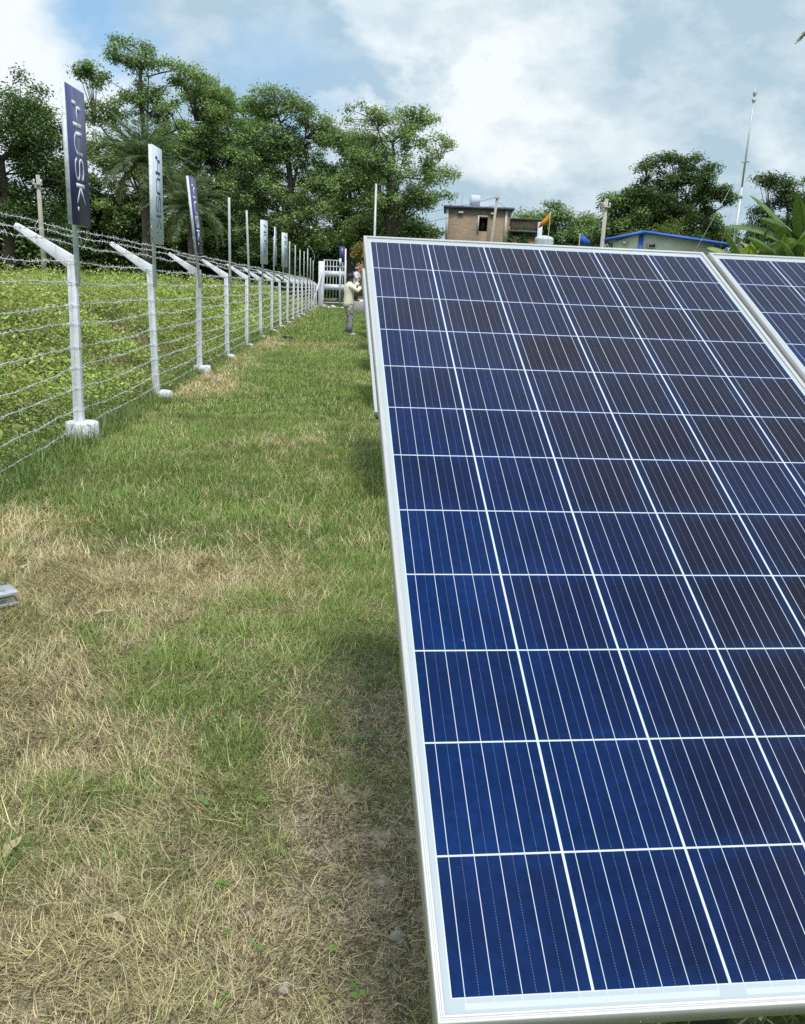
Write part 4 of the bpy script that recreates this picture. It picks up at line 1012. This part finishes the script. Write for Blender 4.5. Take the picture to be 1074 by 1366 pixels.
# palms
def palm(x, y, z, nfr, L, lab, seed, th=.2):
    root = empty('date_palm', (x, y, 0)); tag(root, lab, 'palm tree')
    tm = MB(); sp = np.array([(.15*math.sin(s*2), 0, z*s) for s in np.linspace(0, 1, 12)]); tm.tube(sp, np.linspace(th*1.2, th, 12)*(1+.08*(np.arange(12) % 2)), 10); tm.build('trunk', BARK, root)
    fm = MB(); st = MB()
    for f in range(nfr):
        az = f*2.399+rng.normal(0, .15); el = R(1)*(82-118*(f/nfr)+rng.normal(0, 5)); n = 30
        s = np.linspace(0, 1, n); l = L*rng.uniform(.85, 1.1)
        th_ = el-s**1.4*R(62)*rng.uniform(.8, 1.2)
        r_ = np.cumsum(np.cos(th_))*l/n; zz = np.cumsum(np.sin(th_))*l/n
        P = np.stack([r_*math.cos(az), r_*math.sin(az), zz+z], -1)
        st.tube(P[::3], np.linspace(.035, .008, len(P[::3])), 4, cap=False)
        T = np.gradient(P, axis=0); T /= np.linalg.norm(T, axis=1)[:, None]
        side = np.array([-math.sin(az), math.cos(az), 0])
        upv = np.cross(T, side[None])
        for sd in (-1, 1):
            k = np.repeat(np.arange(3, n), 2); N = len(k); fr_ = s[k]
            ll = .52*np.sin(PI*np.clip(fr_*.9+.1, 0, 1))**.6*rng.uniform(.8, 1.15, N)*(L/2.6)
            d = T[k]*.75+side[None]*sd*.75+upv[k]*-.25*rng.uniform(.3, 1.3, (N, 1))*(-1)+rng.normal(0, .10, (N, 3)); d[:, 2] -= .18
            d /= np.linalg.norm(d, axis=1)[:, None]
            a = P[k]+T[k]*rng.uniform(-.05, .05, (N, 1)); b2 = a+d*ll[:, None]; b2[:, 2] -= .05*ll
            w = np.cross(d, rng.normal(size=(N, 3))); w /= np.linalg.norm(w, axis=1)[:, None]; w *= .019*(L/2.6)
            m_ = a*.6+b2*.4
            V = np.stack([a, m_-w, b2, m_+w], 1)
            tone = rng.random((N, 1)); old = (f/nfr > .9)
            c = (np.array([.10, .155, .075])*(1-tone)+np.array([.20, .27, .13])*tone)*rng.uniform(.85, 1.15)
            if old: c = c*.5+np.array([.2, .14, .05])*.5
            fm.add(V.reshape(-1, 3), [np.arange(N*4).reshape(-1, 4)], np.repeat(c, 4, axis=0))
    fm.build('crown', LF, root); st.build('frond_ribs', LF2, root)
    return root
LF2 = simple('rib_mat', (.12, .15, .06), .6)
palm(-8.0, 43, 6.6, 58, 2.5, 'feathery palm with drooping fronds directly behind the large pale sign', 1)
palm(-5.75, 42, 4.6, 56, 2.3, 'lower feathery palm with drooping fronds behind the leaning navy sign', 2)
palm(18.85, 30, 10.9, 30, 2.4, 'palm whose frond tip just enters at the upper right edge', 3)

# bananas
def banana(x, y, s, lab, seed):
    rs = random.Random(seed); root = empty('banana_plant', (x, y, 0), rs.uniform(0, 6)); tag(root, lab, 'banana plant')
    tm = MB(); tm.tube([(0, 0, 0), (.04, 0, 1.0*s), (.05, .02, 2.1*s)], [.14*s, .11*s, .07*s], 10); tm.build('trunk', LF2, root, smooth=True)
    for f in range(14):
        az = f*2.4+rs.uniform(-.3, .3); el = R(rs.uniform(52, 86)-f*2.8); L = rs.uniform(1.5, 2.1)*s; n = 30; wmx = rs.uniform(.20, .27)*s
        P = [np.array([0, 0, 1.9*s])]; T = []
        for i in range(n):
            a = el-(i/n)**1.6*R(rs.uniform(55, 75) if f > 3 else 30); d = np.array([math.cos(az)*math.cos(a), math.sin(az)*math.cos(a), math.sin(a)]); T.append(d); P.append(P[-1]+d*L/n)
        side = np.array([-math.sin(az), math.cos(az), 0]); V = []; F = []; C_ = []
        base = np.array([.13, .21, .06])*rs.uniform(.7, 1.2) if rs.random() < .62 else np.array([.32, .40, .09])*rs.uniform(.8, 1.1)
        for i in range(2, n):
            s_ = (i-2)/(n-2); w = wmx*min(1, (s_*6+.2))*(1-s_**3.5)+.01; up = np.cross(T[i], side)*-1; dr = .35+.5*s_
            for half in (-1, 1):
                jit = rs.uniform(.88, 1.06); gap = .02 if rs.random() < .70 else .45
                e0 = P[i]+T[i]*0; e1 = P[i]+(P[i+1]-P[i])*(1-gap)
                o0 = e0+half*side*w*jit-np.array([0, 0, w*dr]); o1 = e1+half*side*w*jit-np.array([0, 0, w*dr])+.02*T[i]
                k = len(V); V += [e0, P[i+1], o1, o0]; F.append((k, k+1, k+2, k+3)); c = base*rs.uniform(.88, 1.12); C_ += [c]*4
        mb = MB(); mb.add(V, F, np.array(C_))
        if f < 1 or True: mb.build('leaf', LFB, root)
        rb = MB(); rb.tube(P[:n], np.linspace(.028, .006, n)*s, 5, np.array([.26, .32, .12])); rb.build('midrib', LFB, [c for c in root.children if c.name.startswith('leaf')][-1])
LFB = leafmat('banana_leaf_mat', .35, .10, .3)
banana(15.7, 27.5, 1.20, 'banana plant with split leaves standing just right of the mast', 4)
banana(17.0, 28.5, 1.50, 'tallest banana plant with arching leaves, right of the split-leaved one', 9)
banana(18.3, 28.8, 1.35, 'banana plant at the right picture edge with leaves cut off by it', 31)
banana(14.9, 28.6, 1.12, 'smaller banana plant with a yellow-green leaf just left of the mast foot', 12)
banana(15.9, 26.4, 1.05, 'short banana plant with low drooping leaves in front of the taller ones', 21)

# ------------------------------------------------------------------ people
SKIN = simple('skin_mat', (.20, .10, .06), .5, var=.06); HAIR = simple('hair_mat', (.01, .009, .008), .6)
SHIRT = simple('cream_shirt_mat', (.78, .74, .58), .85, var=.16, scale=9); TROU = simple('patterned_trousers_mat', (.33, .35, .35), .9, var=.2, scale=10, dirt=(.17, .12, .09), dscale=11, dlo=.5, dhi=.56)
SHOE = simple('pale_shoe_mat', (.45, .48, .48), .7); DARKC = simple('dark_cloth_mat', (.025, .03, .04), .9); WSH = simple('white_shirt_mat', (.62, .65, .68), .85)
def skin(name, verts, edges, radii, mat, parent, sub=2, root=0):
    me = bpy.data.meshes.new(name); bm = bmesh.new(); lay = bm.verts.layers.skin.verify()
    vs = [bm.verts.new(v) for v in verts]
    for a, b2 in edges: bm.edges.new((vs[a], vs[b2]))
    for i, v in enumerate(vs):
        r = radii[i]; v[lay].radius = r if isinstance(r, tuple) else (r, r); v[lay].use_root = (i == root)
    bm.to_mesh(me); bm.free()
    o = bpy.data.objects.new(name, me); COL.objects.link(o)
    o.modifiers.new('skin', 'SKIN'); s_ = o.modifiers.new('sub', 'SUBSURF'); s_.levels = sub; s_.render_levels = sub
    dg = bpy.context.evaluated_depsgraph_get(); dg.update()
    m2 = bpy.data.meshes.new_from_object(o.evaluated_get(dg)); o.modifiers.clear(); o.data = m2; m2.name = name
    m2.materials.clear(); m2.materials.append(mat)
    for p in m2.polygons: p.use_smooth = True
    if parent: o.parent = parent
    return o
def person(loc, rz, arms, lab, shirt, trousers, shoes, hairmat, cap=False):
    V = [(0, 0, .93), (0, 0, 1.12), (.0, 0, 1.32), (.01, 0, 1.44), (.025, 0, 1.51), (.045, 0, 1.58), (.05, 0, 1.65)]
    E_ = [(0, 1), (1, 2), (2, 3), (3, 4), (4, 5), (5, 6)]; Rr = [.10, .09, .10, .055, .052, (.085, .075), (.07, .062)]
    legs = [[(0, .09, .88), (.03, .10, .50), (-.02, .10, .10), (.10, .11, .035)], [(0, -.09, .88), (.05, -.10, .50), (.03, -.11, .10), (.15, -.12, .035)]]
    for lg in legs:
        p = 0
        for q, r in zip(lg, [.085, .055, .04, .035]): V.append(q); Rr.append(r); E_.append((p, len(V)-1)); p = len(V)-1
    for arm in arms:
        p = 2
        for q, r in zip(arm, [.055, .042, .028, .030]): V.append(q); Rr.append(r); E_.append((p, len(V)-1)); p = len(V)-1
        w = np.array(arm[2]); h = np.array(arm[3]); d = (h-w)/np.linalg.norm(h-w); sd = np.cross(d, [0, 0, 1.]); sd /= np.linalg.norm(sd)+1e-9; nn = np.cross(sd, d)
        for k, (off, ln) in enumerate([(-.028, .062), (-.010, .075), (.010, .07), (.027, .055)]):
            b0 = h+sd*off+d*.02; V.append(tuple(b0)); Rr.append(.010); E_.append((p, len(V)-1)); V.append(tuple(b0+d*ln*.6)); Rr.append(.0085); E_.append((len(V)-2, len(V)-1)); V.append(tuple(b0+d*ln*.9-nn*.015)); Rr.append(.007); E_.append((len(V)-2, len(V)-1))
        tb = h-sd*.035; V.append(tuple(tb)); Rr.append(.011); E_.append((p, len(V)-1)); V.append(tuple(tb+d*.03-sd*.02)); Rr.append(.009); E_.append((len(V)-2, len(V)-1))
    body = skin('person', V, E_, Rr, SKIN, None, 1)
    body.location = loc; body.rotation_euler = (0, 0, rz); tag(body, lab, 'person')
    # nose, ears are small bumps in the head mesh's own child
    hv = MB(); 
    a = np.linspace(0, 2*PI, 16, endpoint=False)
    prof = [(.099, -.02), (.108, .03), (.10, .07), (.07, .105), (.02, .12)] if not cap else [(.105, .0), (.11, .04), (.09, .085), (.04, .105), (.01, .11)]
    hv.lathe(prof, (.025, 0, 1.60), 16)
    if not cap: hv.box((-.045, 0, 1.575), (.08, .15, .11), None, .03)
    else: hv.box((.13, 0, 1.61), (.1, .13, .012), None, .004)
    hv.build('cap' if cap else 'hair', hairmat, body, smooth=True)
    ey = MB()
    for s in (-1, 1): ey.lathe([(.004, -.009), (.011, -.003), (.011, .003), (.004, .009)], (.125, s*.032, 1.605), 8)
    ey.build('eye', HAIR, body)
    def loft(mb, rings, n=14):
        a = np.linspace(0, 2*PI, n, endpoint=False)
        V = np.concatenate([np.stack([cx_+rx*np.cos(a), cy_+ry*np.sin(a), np.full(n, z)], -1) for cx_, cy_, z, rx, ry in rings])
        i = np.arange(len(rings)-1)[:, None]*n; j = np.arange(n)[None]; k = (j+1) % n
        mb.add(V, [np.stack([i+j, i+k, i+n+k, i+n+j], -1).reshape(-1, 4), np.array([list(range(n))[::-1], list(range((len(rings)-1)*n, len(rings)*n))])])
    mb = MB(); loft(mb, [(-.01, 0, .80, .155, .195), (0, 0, .90, .15, .19), (0, 0, 1.05, .14, .175), (0, 0, 1.20, .145, .185), (0, 0, 1.33, .145, .205), (.005, 0, 1.40, .125, .19), (.01, 0, 1.45, .08, .10), (.015, 0, 1.485, .062, .068)])
    for arm in arms:
        A = [np.array(arm[0])*[.5, .6, 1], np.array(arm[0]), (np.array(arm[0])+np.array(arm[1]))/2, np.array(arm[1]), np.array(arm[1])*.4+np.array(arm[2])*.6]
        mb.tube(A, [.06, .075, .07, .064, .055], 12)
    mb.build('shirt', shirt, body, smooth=True)
    mb = MB(); loft(mb, [(0, 0, .76, .135, .16), (0, 0, .85, .145, .175), (0, 0, .97, .13, .16)])
    for lg in legs:
        L3 = [np.array(lg[0])-[0, 0, .0], (np.array(lg[0])+np.array(lg[1]))/2, np.array(lg[1]), (np.array(lg[1])+np.array(lg[2]))/2, np.array(lg[2])+[0, 0, -.01]]
        mb.tube(L3, [.105, .096, .080, .078, .075], 12)
    mb.build('trousers', trousers, body, smooth=True)
    for lg in legs:
        a_ = np.array(lg[2]); b2 = np.array(lg[3])
        mb = MB(); mb.tube([a_+[-.06, 0, -.05], a_+[0, 0, -.045], (a_+b2)/2+[0, 0, -.03], b2+[.03, 0, 0], b2+[.07, 0, -.005]], [.035, .052, .05, .042, .022], 10); mb.build('shoe', shoes, body, smooth=True)
    return body
gz = float(ground_z(1.05, 24.4))
person((1.05, 24.45, gz), R(4), [[(.02, .17, 1.38), (.20, .19, 1.36), (.34, .12, 1.55), (.37, .10, 1.60)], [(.02, -.17, 1.37), (.22, -.20, 1.24), (.36, -.14, 1.42), (.385, -.12, 1.49)]],
       'person in cream shirt and grey patterned trousers working at a panel edge with raised arms', SHIRT, TROU, SHOE, HAIR)
person((2.27, 44.6, .62), R(-30), [[(.02, .17, 1.38), (.10, .22, 1.15), (.28, .16, 1.22), (.33, .14, 1.24)], [(.02, -.17, 1.38), (.12, -.22, 1.15), (.30, -.16, 1.2), (.35, -.14, 1.22)]],
       'person in grey cap, white top and dark trousers standing beyond the low wall', WSH, DARKC, DARKC, simple('cap_mat', (.25, .28, .30), .8), True)
mb = MB(); mb.box((2.45, 44.6, .31), (1.0, .7, .62), None, .03); tag(mb.build('concrete_step', CONC), 'grey concrete step under the person in the cap', 'step')

# ------------------------------------------------------------------ camera, light, sky
cam = bpy.data.cameras.new('camera'); co = bpy.data.objects.new('camera', cam); COL.objects.link(co)
cam.sensor_fit = 'VERTICAL'; cam.sensor_height = 36; cam.lens = 1111/1366*36; cam.clip_start = .05; cam.clip_end = 2000
Rm = [[.9937, .012, .11143], [-.10438, -.26281, .95918], [.0408, -.96477, -.2599]]
MM = Matrix(((Rm[0][0], -Rm[0][1], -Rm[0][2], 0), (Rm[1][0], -Rm[1][1], -Rm[1][2], 0), (Rm[2][0], -Rm[2][1], -Rm[2][2], 1.4), (0, 0, 0, 1)))
co.matrix_world = MM; S.camera = co

SUN_EL, SUN_AZ = R(64), R(174)     # azimuth clockwise from +Y: behind and to the right
sun = bpy.data.lights.new('sun', 'SUN'); sun.energy = 2.5; sun.angle = R(12); sun.color = (1, .96, .9)
so = bpy.data.objects.new('sun', sun); COL.objects.link(so)
sd = Vector((math.sin(SUN_AZ)*math.cos(SUN_EL), math.cos(SUN_AZ)*math.cos(SUN_EL), math.sin(SUN_EL)))
so.rotation_euler = sd.to_track_quat('Z', 'Y').to_euler()

w = bpy.data.worlds.new('World'); S.world = w; w.use_nodes = True
t = NT(w.node_tree); t.n.clear()
sky = t.new('ShaderNodeTexSky'); sky.sky_type = 'NISHITA'; sky.sun_disc = False; sky.sun_elevation = SUN_EL; sky.sun_rotation = SUN_AZ; sky.air_density = 1.; sky.dust_density = 1.5; sky.ozone_density = 1.5
gen = t.new('ShaderNodeTexCoord').outputs['Generated']
mp = t.new('ShaderNodeMapping'); t.l.new(gen, mp.inputs[0]); mp.inputs['Scale'].default_value = (1, 1, 1.7)
vec = mp.outputs[0]
n_big = t.noise(vec, 2.6, 7, .58, dist=.25); n_mid = t.noise(vec, 6.5, 7, .6); n_det = t.noise(vec, 17, 6, .6)
def dirpx(px, py):
    x, y = (px-537)/1111, (py-683)/1111; v = Vector([Rm[i][0]*x+Rm[i][1]*y+Rm[i][2] for i in range(3)]); return v.normalized()
wv = t.new('ShaderNodeVectorMath', operation='ADD')
nc = t.noise(vec, 9, 5, .6, col=True); ns = t.new('ShaderNodeVectorMath', operation='MULTIPLY_ADD'); t.l.new(nc, ns.inputs[0]); ns.inputs[1].default_value = (.15, .15, .15); ns.inputs[2].default_value = (-.075, -.075, -.075)
t.l.new(gen, wv.inputs[0]); t.l.new(ns.outputs[0], wv.inputs[1])
def blob(px, py, r, soft=.6, stretch=(1, 1)):
    d = dirpx(px, py)
    sb = t.new('ShaderNodeVectorMath', operation='SUBTRACT'); t.l.new(wv.outputs[0], sb.inputs[0]); sb.inputs[1].default_value = d
    ml_ = t.new('ShaderNodeVectorMath', operation='MULTIPLY'); t.l.new(sb.outputs[0], ml_.inputs[0]); ml_.inputs[1].default_value = (stretch[0], 1, stretch[1])
    ln = t.new('ShaderNodeVectorMath', operation='LENGTH'); t.l.new(ml_.outputs[0], ln.inputs[0])
    return t.ramp(ln.outputs['Value'], r*soft, r, 1., 0.)
def addc(*a):
    o = a[0]
    for q in a[1:]: o = t.m('ADD', o, q)
    return o
mul = lambda a, b2: t.m('MULTIPLY', a, b2)
# clear-sky gaps
gap = addc(mul(blob(135, 25, .085, .2), 1.), mul(blob(350, 115, .13, .1, (1, 1.5)), .48), mul(blob(420, 60, .16, 0.), .2))
gap = t.m('ADD', gap, t.ramp(n_big, .60, .75, 0., .2), clamp=True)
# brightness of cloud: 0 grey-blue, 1 white
br = addc(mul(blob(20, 40, .12, .72), 1.15), mul(blob(540, 20, .07, .5, (1, 1.2)), .7), mul(blob(700, 60, .115, .5), .40), mul(blob(640, 95, .05, .3), .3), mul(blob(465, 160, .055, .55), .8), mul(blob(650, 190, .09, .4, (.7, 1.5)), .5),
          mul(blob(820, 160, .16, .0, (.7, 1.5)), .35), mul(blob(1040, 190, .05, .1), .5), mul(blob(20, 190, .12, .2), .5))
tx = t.m('ADD', t.ramp(n_mid, .34, .66, -.27, .30), t.ramp(n_det, .3, .7, -.15, .15))
br = addc(br, tx, .19)
dk = addc(mul(blob(440, 40, .17, 0.), .32), mul(blob(830, 25, .10, 0.), .32), mul(blob(930, 230, .12, 0., (.6, 2)), .15))
br = t.m('SUBTRACT', br, dk, clamp=True)
cloud = t.mix(br, (3.7, 4.95, 5.85), (7.3, 7.85, 8.1))
skyc = t.mix(1., sky.outputs[0], (1.0, 1.05, 1.1), 'MULTIPLY')
blue = t.mix(.8, skyc, (2.8, 4.9, 7.2))
final = t.mix(gap, cloud, blue)
# upper dome (above the picture) is the bright overcast that lights the scene
sz = t.new('ShaderNodeSeparateXYZ'); t.l.new(gen, sz.inputs[0])
final = t.mix(t.ramp(sz.outputs[2], .42, .72), final, t.mix(t.ramp(n_big, .35, .65), (6.5, 7.4, 8.4), (10.0, 10.3, 10.6)))
final = t.mix(t.ramp(sz.outputs[2], .80, .95), final, t.mix(t.ramp(n_big, .4, .65), (2.6, 4.3, 6.6), (4.6, 5.6, 6.8)))
bg = t.new('ShaderNodeBackground'); t.l.new(final, bg.inputs[0]); bg.inputs[1].default_value = .10
ow = t.new('ShaderNodeOutputWorld'); t.l.new(bg.outputs[0], ow.inputs[0])

S.view_settings.view_transform = 'Standard'; S.view_settings.look = 'None'; S.view_settings.exposure = 0.34; S.view_settings.gamma = 1
S.cycles.max_bounces = 5; S.cycles.diffuse_bounces = 2; S.cycles.glossy_bounces = 2; S.cycles.transmission_bounces = 3; S.cycles.use_denoising = False
